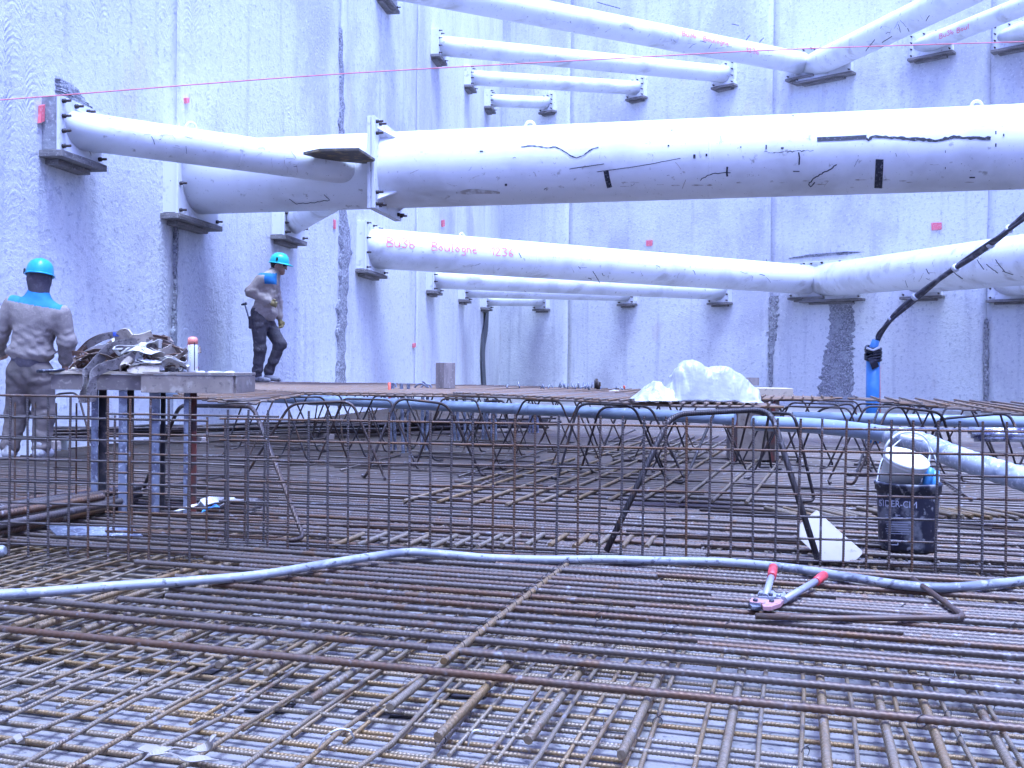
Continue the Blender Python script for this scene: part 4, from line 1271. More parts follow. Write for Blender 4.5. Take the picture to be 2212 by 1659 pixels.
def wrap_text(parent, body, x, y, hpx, wpx, slope, P, A, r, mat, lift=.002):
    vs, fs = text_mesh(body)
    w = max(v.x for v in vs) or 1
    hh = max(v.y for v in vs) or 1
    out = []
    for v in vs:
        px, py = x + v.x / w * wpx, y + v.x / w * wpx * slope - v.y / hh * hpx
        p_, n_ = at_cyl(px, py, P, A, r)
        out.append(p_ + n_ * lift)
    q = MB(); q.add(out, fs)
    return q.build('lettering', mat, parent)
wrap_text(bk, 'SIDER-CIM', 1899, 1093, 14, 81, .06, bc, Z, .1415, MAT['letter'], .003)
for k in range(9):
    y = 1112 + k * 5
    film(bk, 'print_line', MAT['letter'], [(1913 + (k % 3) * 2, y), (1940, y + .8), (1975 - (k * 7) % 15, y + 1.6)], 1.0, bc, Z, .138, .003)
t_ = [(1924, 1166), (1940, 1167), (1940, 1177), (1924, 1176), (1924, 1166)]
film(bk, 'print_emblem', MAT['letter'], dense(t_, 4), 2.0, bc, Z, .1345, .003)
wbm = Matrix.Translation(bc + Vector((-.045, .0, .335))) @ Matrix.Rotation(R(9), 4, 'Y') @ Matrix.Rotation(R(22), 4, 'X')
wk = thing('bucket', wbm.translation, 'small white lidded bucket tilted inside the black bucket', 'bucket')
q = MB(); q.lathe(wbm, [(.0, -.02), (.088, -.02), (.098, .095), (.106, .097), (.106, .108), (.101, .110)], 32); q.build('body', MAT['wbucket'], wk)
q = MB(); q.lathe(wbm, [(.100, .108), (.109, .110), (.110, .124), (.104, .129), (.098, .130), (.088, .126), (.04, .135), (.0, .137)], 32); q.build('lid', MAT['wbucket'], wk)
q = MB(); q.ribbon(smooth_path([wbm @ Vector(p) for p in ((-.108, 0, .11), (-.112, .0, .18), (-.07, 0, .245), (.0, 0, .262), (.06, 0, .235), (.10, 0, .17), (.109, 0, .11))], 6), .016, .005, wbm.to_3x3() @ Vector((0, 1, 0)))
q.build('handle', MAT['wbucket'], wk)
q = MB(); q.tube([bc + Vector((.065, -.02, .25)), bc + Vector((.085, -.03, .36)), bc + Vector((.10, -.03, .40))], [.02, .022, .016], 10)
q.tube([bc + Vector((.115, -.01, .25)), bc + Vector((.125, -.01, .385))], [.02, .022], 10)
tag(q.build('spray_bottle', MAT['blue']), 'pale blue bottle poking out of the black bucket beside the white one', 'bottle')

# board
bd = [(1766, 1104), (1815, 1150), (1862, 1190), (1862, 1197), (1846, 1213), (1779, 1213), (1724, 1161), (1724, 1141)]
def bdp(x, y): return at_d(x, y, 4.58 + (1213 - y) * .0026)
q = MB(); fr = [bdp(*p) for p in bd]
q.hexa(fr, [p + Vector((.0, .016, .004)) for p in fr])
tag(q.build('offcut_board', MAT['board']), 'off-white offcut board leaning behind the mesh beside the black bucket', 'board')

# bolt cutter
cut = thing('bolt_cutter', at_z(1680, 1300, 0), 'bolt cutter with grey handles and red grips lying open on the bars', 'bolt cutter')
def zc(x, y, z=.012): return at_z(1571 + .1598 * x, 1178.3 + .1598 * y, z)
for (g0, g1, h1, zz) in (((622, 300), (600, 425), (512, 700), .055), ((1305, 405), (1195, 490), (760, 740), .03)):
    p0, p1, p2 = zc(*g0, zz), zc(*g1, zz * .9), zc(*h1, .018)
    q = MB(); q.tube([p0.lerp(p1, -.04), p0, p0.lerp(p1, .5), p1], [.012, .0185, .0185, .017], 14); q.build('grip', MAT['grip'], cut)
    q = MB(); q.tube([p1.lerp(p0, .2), p2], [.0135, .0135], 14); q.build('handle', MAT['tool'], cut)
def plate_px(pts, z0, th, name, mat):
    q = MB(); a = [zc(x, y, z0) for x, y in pts]
    q.hexa(a, [p + Z * th for p in a]); return q.build(name, mat, cut, bevel=.002)
plate_px([(410, 700), (430, 660), (620, 655), (660, 690), (740, 690), (770, 660), (800, 720), (740, 770), (640, 740), (420, 740)], .008, .014, 'link_plate', MAT['tool'])
plate_px([(300, 780), (330, 750), (520, 762), (560, 775), (740, 760), (735, 800), (680, 825), (450, 812), (310, 806)], .010, .012, 'side_plate', MAT['toolred'])
plate_px([(285, 835), (320, 805), (450, 835), (455, 885), (330, 880)], .004, .016, 'jaw', MAT['tooldark'])
plate_px([(470, 850), (560, 820), (690, 815), (765, 720), (800, 745), (720, 840), (590, 885), (480, 880)], .004, .016, 'jaw', MAT['toolred'])
for (x, y) in ((450, 695), (585, 695), (695, 705), (380, 770), (600, 780)):
    q = MB(); q.lathe(Matrix.Translation(zc(x, y, .018)), [(.009, 0), (.009, .012), (.006, .014)], 6); q.build('bolt', MAT['tooldark'], cut)

# bent bar lying by the cutter
q = MB()
q.tube(fillet([at_z(1632, 1331, .006), at_z(1800, 1336, .006), at_z(2086, 1334, .006), at_z(1971, 1250, .02)], .05, 8), .0112, 10)
tag(q.build('bent_bar', MAT['thick']), 'hook-shaped bent bar lying on the bars right of the bolt cutter', 'bent bar')

# scraps
def scrap(label, pts, w, mat, z=.02, cat='strap', name='strap_scrap'):
    q = MB(); P = smooth_path([at_z(x, y, z + h) for x, y, h in pts], 6)
    sd = [Vector((math.sin(i * .2), 1, .6 * math.sin(i * .35))) for i in range(len(P))]
    q.ribbon(P, w, .003, sd)
    return tag(q.build(name, mat), label, cat)
scrap('white strap scrap with dangling end behind the mesh panel', [(382, 1102, .0), (420, 1092, .04), (455, 1080, .06), (480, 1077, .03), (500, 1080, .03), (528, 1084, .02)], .05, MAT['strap_white'])
scrap('grey brown strap scrap lying right of the white one behind the mesh', [(470, 1095, 0), (500, 1082, .04), (540, 1080, .04), (562, 1082, .01)], .045, MAT['strap_grey'])
scrap('small blue scrap beside the white strap behind the mesh', [(440, 1105, .01), (455, 1098, .02), (470, 1092, .02)], .035, MAT['blue'])
scrap('frayed pale strip on the net at lower left, longest piece', [(305, 1614, 0), (340, 1620, .02), (380, 1616, .02), (420, 1620, .015), (448, 1612, .02), (460, 1594, .05)], .022, MAT['paper'], -.06)
scrap('frayed pale strip crossing the longest one at lower left', [(300, 1650, 0), (330, 1626, .02), (370, 1628, .015), (400, 1640, .01), (440, 1638, .01), (470, 1642, .0)], .018, MAT['paper'], -.06)
scrap('curl of white plastic strip on the net, low centre-left', [(690, 1612, 0), (705, 1590, .03), (730, 1576, .05), (755, 1578, .04), (762, 1590, .01)], .010, MAT['tape_white'], -.06)
scrap('thin white plastic curl on the net, low centre', [(1012, 1608, 0), (1016, 1590, .04), (1026, 1578, .06), (1040, 1580, .05)], .006, MAT['tape_white'], -.06)
scrap('tiny pale shred at the lower left edge', [(36, 1588, .01), (42, 1598, .02), (46, 1606, 0)], .016, MAT['paper'], -.05)
for i, (x, y) in enumerate(((860, 1540), (800, 1545), (430, 1450), (580, 1530), (1010, 1500))):
    q = MB(); c = at_z(x, y, GZ + .004)
    q.hexa([c + Vector((-.06, -.03, 0)), c + Vector((.05, -.04, 0)), c + Vector((.07, .03, 0)), c + Vector((-.03, .04, 0))], [c + Vector((-.06, -.03, .004)), c + Vector((.05, -.04, .006)), c + Vector((.07, .03, .004)), c + Vector((-.03, .04, .006))])
    tag(q.build('rubber_shim', MAT['darkpost']), 'dark flat rubber shim lying on the concrete under the net', 'shim', 'dark shims under the net')

# ================================================================== PLYWOOD TABLE AND WHAT LIES ON IT
TD = 5.8
Ty = TD
def tp_(x, y, d=TD): return at_d(x, y, d)
tl, tr = tp_(105, 806), tp_(503, 806)
ztop = (tl.z + tr.z) / 2
zbot = tp_(305, 848).z
x0, x1, xm = tl.x, tr.x, tp_(308, 820).x
tab = thing('formwork_box', Vector(((x0 + x1) / 2, TD + .2, 0)), 'plywood formwork box standing like a table on steel posts at left', 'formwork')
I4 = Matrix.Identity(4)
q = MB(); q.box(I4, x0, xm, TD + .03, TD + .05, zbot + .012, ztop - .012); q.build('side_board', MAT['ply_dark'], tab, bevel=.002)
q = MB(); q.box(I4, xm - .01, x1, TD - .0, TD + .026, zbot, ztop - .010); q.build('side_board', MAT['ply'], tab, bevel=.002)
q = MB(); q.box(I4, x1 - .02, x1 + .012, TD + .03, TD + .46, zbot, ztop - .010); q.build('side_board', MAT['ply'], tab, bevel=.002)
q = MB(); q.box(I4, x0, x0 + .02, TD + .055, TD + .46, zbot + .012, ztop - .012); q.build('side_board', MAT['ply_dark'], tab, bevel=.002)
q = MB(); q.box(I4, x0 - .005, xm - .004, TD + .02, TD + .46, ztop - .010, ztop + .008); q.build('top_board', MAT['ply_edge'], tab, bevel=.002)
q = MB(); q.box(I4, xm, x1 + .015, TD - .005, TD + .46, ztop - .008, ztop + .008); q.build('top_board', MAT['ply'], tab, bevel=.002)
q = MB()
rn = random.Random(3)
for k in range(60):
    c = Vector((rn.uniform(xm - .1, x1 - .04), TD + rn.uniform(.02, .25), ztop + .009)); s = rn.uniform(.004, .018)
    q.hexa([c + Vector((-s, -s * .6, 0)), c + Vector((s, -s * .5, 0)), c + Vector((s * .7, s * .6, 0)), c + Vector((-s * .6, s * .6, 0))], [c + Vector((-s * .5, -s * .3, s * .4)), c + Vector((s * .5, -s * .2, s * .5)), c + Vector((s * .3, s * .3, s * .4)), c + Vector((-s * .3, s * .3, s * .3))])
tag(q.build('plaster_crumbs', MAT['dust'], tab), kind='stuff')
def post(x, yb, wpx, mat, d, name='post', parent=tab):
    b_ = at_z(x, yb, 0)
    w = wpx * d / FPX
    q = MB(); p = Vector((at_d(x, 900, d).x, d, 0))
    q.box(Matrix.Translation(p), -w / 2, w / 2, -.006, .006, -.02, zbot + .01)
    q.box(Matrix.Translation(p), -w / 2, -w / 2 + .012, .006, .05, -.02, zbot + .01)
    return q.build(name, mat, parent, bevel=.001)
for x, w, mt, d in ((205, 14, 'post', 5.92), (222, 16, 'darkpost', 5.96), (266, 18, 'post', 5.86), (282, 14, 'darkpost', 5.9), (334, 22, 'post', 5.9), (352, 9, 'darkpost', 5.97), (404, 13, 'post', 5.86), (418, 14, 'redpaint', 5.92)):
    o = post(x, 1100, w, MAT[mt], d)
    if mt == 'redpaint': o['label'] = 'red painted post'

# ribbed strips on the pale posts
def on_table(x, y, dy=0.0):
    """point above the table top seen at pixel, dy behind the front edge"""
    return at_d(x, y, TD + dy)
def strap(label, pts, w, mat, side=(0, 1, .3), th=.004, group=None, name='lifting_strap', twist=.0, cat='strap'):
    P = smooth_path([on_table(*p) for p in pts], 7)
    sd = []
    for i in range(len(P)):
        a = twist * i / len(P)
        s = Vector(side).normalized()
        sd.append(s * math.cos(a) + Vector((0, -.4, 1)).normalized() * math.sin(a))
    q = MB(); q.ribbon(P, w, th, sd)
    return tag(q.build(name, mat), label, cat, group)
up = (0, -.35, 1)
# hidden filling of the heap: coils of old webbing
for k, (px, py, rx, rz, mt) in enumerate(((205, 785, .14, .06, 'strap_brown'), (250, 775, .17, .085, 'strap_grey'), (300, 770, .18, .09, 'strap_brown'), (345, 778, .14, .07, 'strap_grey'), (280, 755, .16, .06, 'strap_brown'), (320, 750, .12, .06, 'strap_brown'))):
    c = on_table(px, py, .20)
    q = MB()
    n = 46
    P = [c + Vector((math.cos(t * .42) * rx * (1 - .006 * t), math.sin(t * .42) * .10 + .02 * math.sin(t), math.sin(t * .42 + .8 * math.sin(t * .1)) * rz + .012 * math.sin(t * .9))) for t in range(n)]
    q.ribbon(P, .045, .004, [Vector((.2 * math.sin(t), 1, .5 * math.cos(t * .5))) for t in range(n)])
    tag(q.build('lifting_strap', MAT[mt]), 'old webbing strap coiled inside the heap on the plywood table', 'strap', 'straps coiled inside the heap')
rh = random.Random(17)
for k in range(26):
    cx_, cy_ = rh.uniform(185, 385), 0
    top_ = 728 + abs(cx_ - 285) ** 1.6 * .018
    cy_ = rh.uniform(min(top_ + 12, 780), 794)
    c = on_table(cx_, cy_, rh.uniform(.06, .22))
    n = rh.randint(16, 34); ph = rh.uniform(0, 6.28); rx, rz = rh.uniform(.04, .13), rh.uniform(.015, .05)
    P = []
    for t in range(n):
        p = c + Vector((math.cos(ph + t * .33) * rx + .03 * math.sin(t * .7 + k), math.sin(ph + t * .33) * .06, math.sin(ph * 2 + t * .33) * rz + .012 * math.sin(t * 1.1 + k)))
        p.z = max(p.z, ztop + .02)
        P.append(p)
    q = MB(); q.ribbon(P, rh.uniform(.018, .045), .003, [Vector((.4 * math.sin(t * .5 + k), 1, .9 * math.cos(t * .3 + k))) for t in range(n)])
    tag(q.build('lifting_strap', MAT[rh.choice(['strap_brown', 'strap_brown', 'strap_grey', 'strap_cream', 'strap_white', 'rustflat'])]), 'old webbing strap coiled inside the heap on the plywood table', 'strap', 'straps coiled inside the heap')
strap('rusty flat bar lying level at the left of the strap heap', [(156, 763, .10), (200, 765, .08), (260, 768, .1), (330, 768, .13)], .030, MAT['rustflat'], up, .006, name='flat_bar', cat='flat bar')
strap('curved rusty flat bar arching over the left of the heap', [(170, 762, .16), (195, 738, .15), (230, 724, .15), (275, 722, .17)], .032, MAT['rustflat'], up, .006, name='flat_bar', cat='flat bar')
strap('rusty flat bar along the top right of the heap', [(262, 732, .14), (300, 727, .12), (330, 728, .12), (362, 733, .12)], .032, MAT['rustflat'], up, .006, name='flat_bar', cat='flat bar')
strap('grey strap arching along the top left edge of the heap', [(185, 752, .14), (205, 737, .12), (235, 725, .12), (270, 724, .14), (300, 732, .14)], .042, MAT['strap_grey'], up, twist=.6)
strap('grey strap slung down from the heap over the table front, left one', [(330, 744, .10), (285, 742, .06), (240, 752, .03), (215, 775, .01), (196, 797, -.012), (186, 808, -.03), (184, 840, -.035), (180, 870, -.03)], .062, MAT['strap_grey'], up, twist=-.5)
strap('grey strap slung down from the heap over the table front, right one', [(335, 742, .08), (300, 765, .04), (262, 783, .015), (228, 793, -.006), (206, 806, -.035), (200, 832, -.04), (196, 868, -.03)], .062, MAT['strap_grey'], up, twist=-.4)
strap('white strap loop in the left of the heap', [(178, 772, .09), (205, 757, .08), (240, 750, .08), (262, 747, .1)], .050, MAT['strap_white'], up, twist=.5)
st = strap('white strap with black printed lettering in the middle of the heap', [(296, 793, .04), (297, 775, .035), (303, 758, .03), (312, 743, .05), (335, 741, .07), (350, 744, .07)], .052, MAT['strap_white'], (1, -.15, .1))
strap('thick white strap knot on top of the heap', [(258, 742, .09), (262, 724, .07), (275, 721, .06), (285, 732, .06), (305, 732, .07), (330, 724, .09)], .060, MAT['strap_cream'], up, .010, twist=.8)
strap('cream strap twisting over the right side of the heap', [(322, 760, .06), (340, 768, .05), (358, 762, .05), (376, 752, .07)], .062, MAT['strap_cream'], up, twist=.9)
strap('grey cream strap looping along the front right of the heap', [(300, 793, .03), (330, 790, .02), (350, 785, .02), (362, 776, .03), (376, 780, .03), (384, 795, .03)], .045, MAT['strap_cream'], up, twist=.4)
strap('cream strap folded flat at the front of the heap, left roll', [(262, 797, .04), (262, 783, .02), (272, 777, .015), (282, 784, .015), (280, 797, .03)], .05, MAT['strap_cream'], (0, .3, 1), .008)
strap('cream strap folded flat at the front of the heap, long fold', [(284, 785, .02), (284, 797, .005), (310, 799, .005), (345, 799, .01)], .048, MAT['strap_cream'], (0, .3, 1), .008)
strap('pale strap end lying by the table edge at left', [(152, 798, .05), (168, 796, .04), (190, 797, .04)], .05, MAT['strap_cream'], (0, 1, .3), .010)
strap('brown strap winding over the right of the heap', [(318, 735, .09), (345, 738, .08), (372, 750, .09), (392, 770, .1), (398, 792, .12)], .040, MAT['strap_brown'], up, twist=1.0)
strap('grey strap end standing up at the right of the heap', [(366, 790, .12), (372, 765, .1), (368, 745, .1), (372, 738, .1)], .035, MAT['strap_grey'], up)
for k, pts in enumerate(([(150, 797, .03), (160, 785, .03), (180, 780, .03), (190, 790, .03)], [(165, 775, .04), (185, 768, .03), (195, 780, .03), (205, 798, .05)], [(300, 790, .02), (315, 770, .015), (320, 755, .03), (330, 775, .02), (345, 785, .03)], [(350, 742, .07), (375, 748, .06), (395, 756, .06), (402, 763, .08)], [(345, 795, .05), (370, 790, .04), (398, 793, .04)], [(360, 768, .03), (380, 764, .03), (396, 768, .05)], [(180, 790, .03), (200, 775, .02), (190, 765, .03), (178, 760, .05)])):
    q = MB(); q.tube(smooth_path([on_table(*p) for p in pts], 6), .0055, 6)
    tag(q.build('tie_cord', MAT['rustflat']), 'thin rusty cord tangled in the strap heap', 'cord', 'rusty cords in the heap')
q = MB(); c = on_table(253, 722, .08); q.box(Matrix.Translation(c), -.022, .022, -.012, .012, -.014, .012)
tag(q.build('strap_tag', MAT['blueprint'], bevel=.004), 'small blue strap tag on top of the heap', 'tag')
q = MB(); a = on_table(325, 799, .01)
q.hexa([on_table(*p) for p in ((315, 800, .01), (325, 790, .01), (352, 788, .02), (356, 800, .02))], [on_table(*p) for p in ((315, 801, .06), (325, 792, .06), (352, 790, .06), (356, 800, .06))])
tag(q.build('plaster_lump', MAT['dust']), 'white plaster lump on the table before the straps', 'plaster')
# printed letters on the white strap
vs, fs = text_mesh('UTILASES')
wmx = max(v.x for v in vs)
a, b = on_table(297, 790, .008), on_table(310, 747, .0)
dx = (b - a); sd = Vector((1, 0, .1)).normalized(); sd = (sd - dx.normalized() * sd.dot(dx.normalized())).normalized()
q = MB(); q.add([a + dx * (v.x / wmx) - sd * ((v.y - .36) * .032) for v in vs], fs); q.build('lettering', MAT['ink'], st)
# tool handle at left edge of the table
q = MB(); q.tube([on_table(80, 802, .0), on_table(100, 801, .0), on_table(140, 799, .03)], [.010, .011, .009], 10)
tag(q.build('hand_tool', MAT['tooldark']), 'black tool handle sticking out over the left end of the table', 'tool')
# spray can
cc = on_table(416, 801, .06); cc.z = ztop + .009
can = thing('spray_can', cc, 'white marking spray can with orange cap standing on the table', 'spray can')
Mc = Matrix.Translation(cc)
q = MB(); q.lathe(Mc, [(.028, 0), (.030, .004), (.030, .155), (.027, .162)], 28); q.build('body', MAT['can'], can)
q = MB(); q.lathe(Mc, [(.0285, .160), (.0290, .185), (.026, .198), (.014, .205), (0, .207)], 28); q.build('cap', MAT['orange'], can)
for (x, y, w, h, mt) in ((408, 747, 6, 7, 'redprint'), (420, 770, 2, 60, 'ink'), (409, 757, 8, 1.6, 'ink'), (409, 763, 7, 1.2, 'ink'), (409, 768, 8, 1.2, 'ink'), (409, 773, 6, 1.2, 'ink'), (408, 786, 6, 8, 'blueprint'), (408, 780, 6, 3, 'redprint'), (426, 794, 4, 4, 'redprint')):
    film(can, 'print', MAT[mt], [(x, y - h / 2), (x, y + h / 2)], w, cc, Z, .030, .001)

# ================================================================== PLYWOOD COLUMN FORM, BOXES, STAKES
base = at_z(1636, 996, 0)
cf = thing('column_form', base, 'plywood column form with red corner posts behind the plastic sheet', 'formwork')
Mf = Matrix.Translation(base + Vector((0, .22, 0))) @ Matrix.Rotation(R(-8), 4, 'Z')
sw = .46 / 2
q = MB(); q.box(Mf, -sw, sw, -.22, -.20, .01, .60); q.build('side_board', MAT['ply'], cf, bevel=.002)
q = MB(); q.box(Mf, sw - .02, sw, -.195, .22, .01, .60); q.build('side_board', MAT['ply'], cf, bevel=.002)
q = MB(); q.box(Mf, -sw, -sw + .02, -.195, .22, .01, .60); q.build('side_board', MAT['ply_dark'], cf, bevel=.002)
q = MB(); q.box(Mf, -sw + .18, sw + .12, -.26, .25, .605, .70); q.build('cap_board', MAT['ply_edge'], cf, bevel=.003)
for x in (-sw + .05, sw - .06):
    q = MB(); q.box(Mf, x - .018, x + .018, -.250, -.222, -.02, .62); q.build('corner_post', MAT['redpaint'], cf)
q = MB(); c = at_d(1622, 824, 11.5)
q.box(Matrix.Translation(c), -.09, .09, -.02, .02, -.045, .045)
q.box(Matrix.Translation(c), .0, .04, .021, .05, -.30, .0)
tag(q.build('board_on_stake', MAT['timber']), 'short timber board on a stake behind the plastic sheet', 'board')
c = at_z(962, 839, .645)
q = MB(); q.box(Matrix.Translation(c) @ Matrix.Rotation(R(40), 4, 'Z'), -.075, .075, -.075, .075, 0, .275)
tag(q.build('timber_box', MAT['timber'], bevel=.004), 'upright timber box form on the far mat near the corner', 'box')
def stake(x, yb, yt, d, mat, label, r=.012, name='stake', group=None):
    q = MB(); a, b = at_d(x, yb, d), at_d(x - 1, yt, d)
    q.tube([a, a.lerp(b, .5), b], r, 7)
    return tag(q.build(name, mat), label, 'stake', group)
stake(842, 872, 826, 9.8, MAT['pinkstake'], 'red plastic stake standing through the mat left of the starter bars', .014)
stake(1349, 840, 833, 11.5, MAT['pinkstake'], 'tiny red stake on the far mat, centre', .012)
stake(1697, 850, 845, 11.5, MAT['pinkstake'], 'tiny red stake by the column form', .01)
for k in range(26):
    x = random.uniform(1080, 1400) if k < 15 else random.uniform(1090, 1340)
    d = random.uniform(11.0, 12.6)
    p = Vector((at_d(x, 830, d).x, d, .62))
    q = MB(); q.tube([p, p + Vector((random.uniform(-.04, .04), 0, random.uniform(.05, .10)))], .009, 5)
    tag(q.build('bar_end', MAT['post']), 'short bar end sticking up from the far mat before the corner', 'bar end', 'bar ends on the far mat')
for k, (x, h) in enumerate(((1630, .06), (1634, .08), (1640, .08), (1648, .05), (1660, .04))):
    d = 11.6; x = 707 + .355 * x
    p = Vector((at_d(x, 830, d).x, d, .62)); q = MB(); q.tube([p, p + Vector((0, 0, h + .06))], .012, 5)
    tag(q.build('bar_end', MAT['chair']), 'dark bar end in a small upright row on the far mat', 'bar end', 'dark bar end row')
# loose bent bars on the far mat
for k, pts in enumerate(([(895, 838), (902, 830), (912, 829), (925, 838)], [(906, 842), (915, 832), (928, 831), (934, 843)], [(912, 823), (922, 832), (928, 842)], [(845, 836), (853, 828), (857, 842)])):
    q = MB(); q.tube(smooth_path([at_d(x, y, 11.0) for x, y in pts], 6), .011, 6)
    tag(q.build('bent_offcut', MAT['post']), ['pale bent offcut, leftmost arch on the far mat by the timber box', 'pale bent offcut, nearest arch on the far mat by the timber box', 'straight pale offcut slanting over the arches on the far mat', 'small pale offcut beside the red stake'][k], 'offcut', 'bent offcuts on the far mat')

# ================================================================== SOFT SHAPES (distance fields meshed with surface nets)
def surface_nets(fn, lo, hi, vox):
    lo, hi = np.array(lo, float), np.array(hi, float)
    n = np.ceil((hi - lo) / vox).astype(int) + 1
    ax = [lo[i] + vox * np.arange(n[i]) for i in range(3)]
    X, Y, Zg = np.meshgrid(*ax, indexing='ij')
    F = fn(X, Y, Zg).astype(np.float32)
    S = F < 0
    c = [S[i:n[0] - 1 + i, j:n[1] - 1 + j, k:n[2] - 1 + k] for i in (0, 1) for j in (0, 1) for k in (0, 1)]
    cnt = sum(x.astype(np.int8) for x in c)
    cells = (cnt > 0) & (cnt < 8)
    idx = -np.ones(cells.shape, int)
    ci = np.argwhere(cells)
    idx[cells] = np.arange(len(ci))
    acc = np.zeros((len(ci), 3)); num = np.zeros(len(ci))
    corners = [(i, j, k) for i in (0, 1) for j in (0, 1) for k in (0, 1)]
    for a in corners:
        for axi in range(3):
            if a[axi] == 1: continue
            b = list(a); b[axi] = 1
            fa = F[ci[:, 0] + a[0], ci[:, 1] + a[1], ci[:, 2] + a[2]]
            fb = F[ci[:, 0] + b[0], ci[:, 1] + b[1], ci[:, 2] + b[2]]
            m = (fa < 0) != (fb < 0)
            t = np.where(m, fa / np.where(m, fa - fb, 1), 0)
            p = np.tile(np.array(a, float), (len(ci), 1)); p[:, axi] += t
            acc[m] += p[m]; num[m] += 1
    V_ = lo + (ci + acc / num[:, None]) * vox
    faces = []
    for axi in range(3):
        o1, o2 = (axi + 1) % 3, (axi + 2) % 3
        sl0 = [slice(None)] * 3; sl1 = [slice(None)] * 3
        sl0[axi] = slice(0, n[axi] - 1); sl1[axi] = slice(1, n[axi])
        d = S[tuple(sl0)] != S[tuple(sl1)]
        e = np.argwhere(d)
        ok = (e[:, o1] > 0) & (e[:, o2] > 0) & (e[:, o1] < n[o1] - 1) & (e[:, o2] < n[o2] - 1)
        e = e[ok]
        inside = S[e[:, 0], e[:, 1], e[:, 2]]
        q = []
        for (s1, s2) in ((-1, -1), (0, -1), (0, 0), (-1, 0)):
            f = e.copy(); f[:, o1] += s1; f[:, o2] += s2
            q.append(idx[f[:, 0], f[:, 1], f[:, 2]])
        q = np.stack(q, 1)
        q[~inside] = q[~inside][:, ::-1]
        faces.append(q[(q >= 0).all(1)])
    return V_, np.concatenate(faces)
def cone(a, b, ra, rb, sq=None):
    """tapered limb; sq = (sx, sy, sz) squash applied to the space before measuring"""
    a, b = np.array(a, float), np.array(b, float)
    s = np.array(sq if sq else (1, 1, 1), float)
    def f(X, Y, Zg):
        P = np.stack([X, Y, Zg], -1)
        d = b - a
        t = np.clip(((P - a) @ d) / max(d @ d, 1e-9), 0, 1)
        q = (P - (a + t[..., None] * d)) * s
        return (np.sqrt((q ** 2).sum(-1)) - (ra + (rb - ra) * t)) / s.max()
    return f
def ell(c, r):
    c, r = np.array(c, float), np.array(r, float)
    def f(X, Y, Zg):
        q = np.stack([X, Y, Zg], -1) - c
        k = np.sqrt(((q / r) ** 2).sum(-1))
        return (k - 1) * r.min()
    return f
def union(fs, k):
    def f(X, Y, Zg):
        d = fs[0](X, Y, Zg)
        for g in fs[1:]:
            e = g(X, Y, Zg)
            if k <= 0: d = np.minimum(d, e); continue
            h = np.clip(.5 + .5 * (e - d) / k, 0, 1)
            d = e * (1 - h) + d * h - k * h * (1 - h)
        return d
    return f
def folds(f, amp, freq, seed=0.0, zs=()):
    """soft uneven creases, mostly level, strongest round the heights zs where cloth bunches"""
    rn = np.random.RandomState(int(seed * 100) + 5)
    ws = []
    for i in range(12):
        d = rn.normal(size=3) * np.array((.55, .55, 1.6)); d /= np.linalg.norm(d)
        ws.append((d * freq * rn.uniform(.45, 1.5), rn.uniform(0, 6.28), rn.uniform(.4, 1)))
    def g(X, Y, Zg):
        w = np.zeros_like(X)
        for d, p, a in ws:
            w = w + a * np.sin(d[0] * X + d[1] * Y + d[2] * Zg + p + 1.1 * np.sin(9 * X + 7 * Y + p * 2))
        m = np.full_like(X, .22)
        for z in zs: m = m + np.exp(-((Zg - z) / .07) ** 2)
        w = np.tanh(w * .7)
        return f(X, Y, Zg) + amp * np.clip(m, 0, 1.1) * w
    return g
def soft(name, f, lo, hi, vox, mats, parent, W, pick=None):
    v, fc = surface_nets(f, lo, hi, vox)
    m = bpy.data.meshes.new(name)
    m.from_pydata(v.tolist(), [], fc.tolist())
    for q in mats: m.materials.append(q)
    m.polygons.foreach_set('use_smooth', [True] * len(m.polygons))
    if pick is not None:
        cen = v[fc].mean(1)
        m.polygons.foreach_set('material_index', pick(cen).astype(np.int32))
    m.update()
    return link(name, m, parent, W)

# --- white plastic sheet heaped on the mat
pc = at_d(1505, 880, 6.25); pc.z = .664
kx = 6.25 / FPX
def pz(y): return (880 - y) * kx
def pxx(x): return (x - 1505) * kx
sh = [ell((pxx(1412), .03, .03), (.105, .10, .075)), ell((pxx(1440), .01, .015), (.10, .10, .045)), ell((pxx(1490), .07, pz(836)), (.105, .13, .135)), ell((pxx(1474), .02, pz(818)), (.062, .09, .055)), ell((pxx(1505), .05, pz(812)), (.07, .09, .06)),
      ell((pxx(1550), .09, pz(838)), (.13, .13, .105)), ell((pxx(1595), .08, pz(850)), (.105, .12, .085)), ell((pxx(1548), -.06, .04), (.05, .045, .055)), ell((pxx(1515), -.04, .02), (.08, .06, .045)), ell((pxx(1545), .0, .006), (.26, .12, .022)), ell((pxx(1612), -.03, .010), (.085, .08, .016)), ell((pxx(1622), .05, .05), (.055, .07, .055))]
def crumple(f):
    def g(X, Y, Zg):
        a = np.abs(np.sin(X * 11 + 2.1 * np.sin(Y * 9 + Zg * 14))) + np.abs(np.sin(Zg * 15 - X * 12 + 1.6 * np.sin(X * 17 + Y * 12)))
        b = np.abs(np.sin(X * 43 - Zg * 37 + Y * 25 + 1.6 * np.sin(X * 30))) + np.abs(np.sin(X * 27 + Zg * 51 + 2 * np.sin(Zg * 33)))
        low = np.clip(1.2 - Zg * 9, .25, 1)
        return f(X, Y, Zg) + .0055 * (a - .9) + .0045 * low * (b - 1.1)
    return g
prof = [(1368, 871), (1385, 860), (1402, 846), (1416, 838), (1430, 840), (1441, 846), (1449, 838), (1455, 812), (1463, 798), (1478, 790), (1497, 788), (1511, 797), (1527, 806), (1551, 804), (1576, 809), (1600, 822), (1622, 834), (1634, 846), (1640, 868)]
NX, NY = 190, 84
vs, fs = [], []
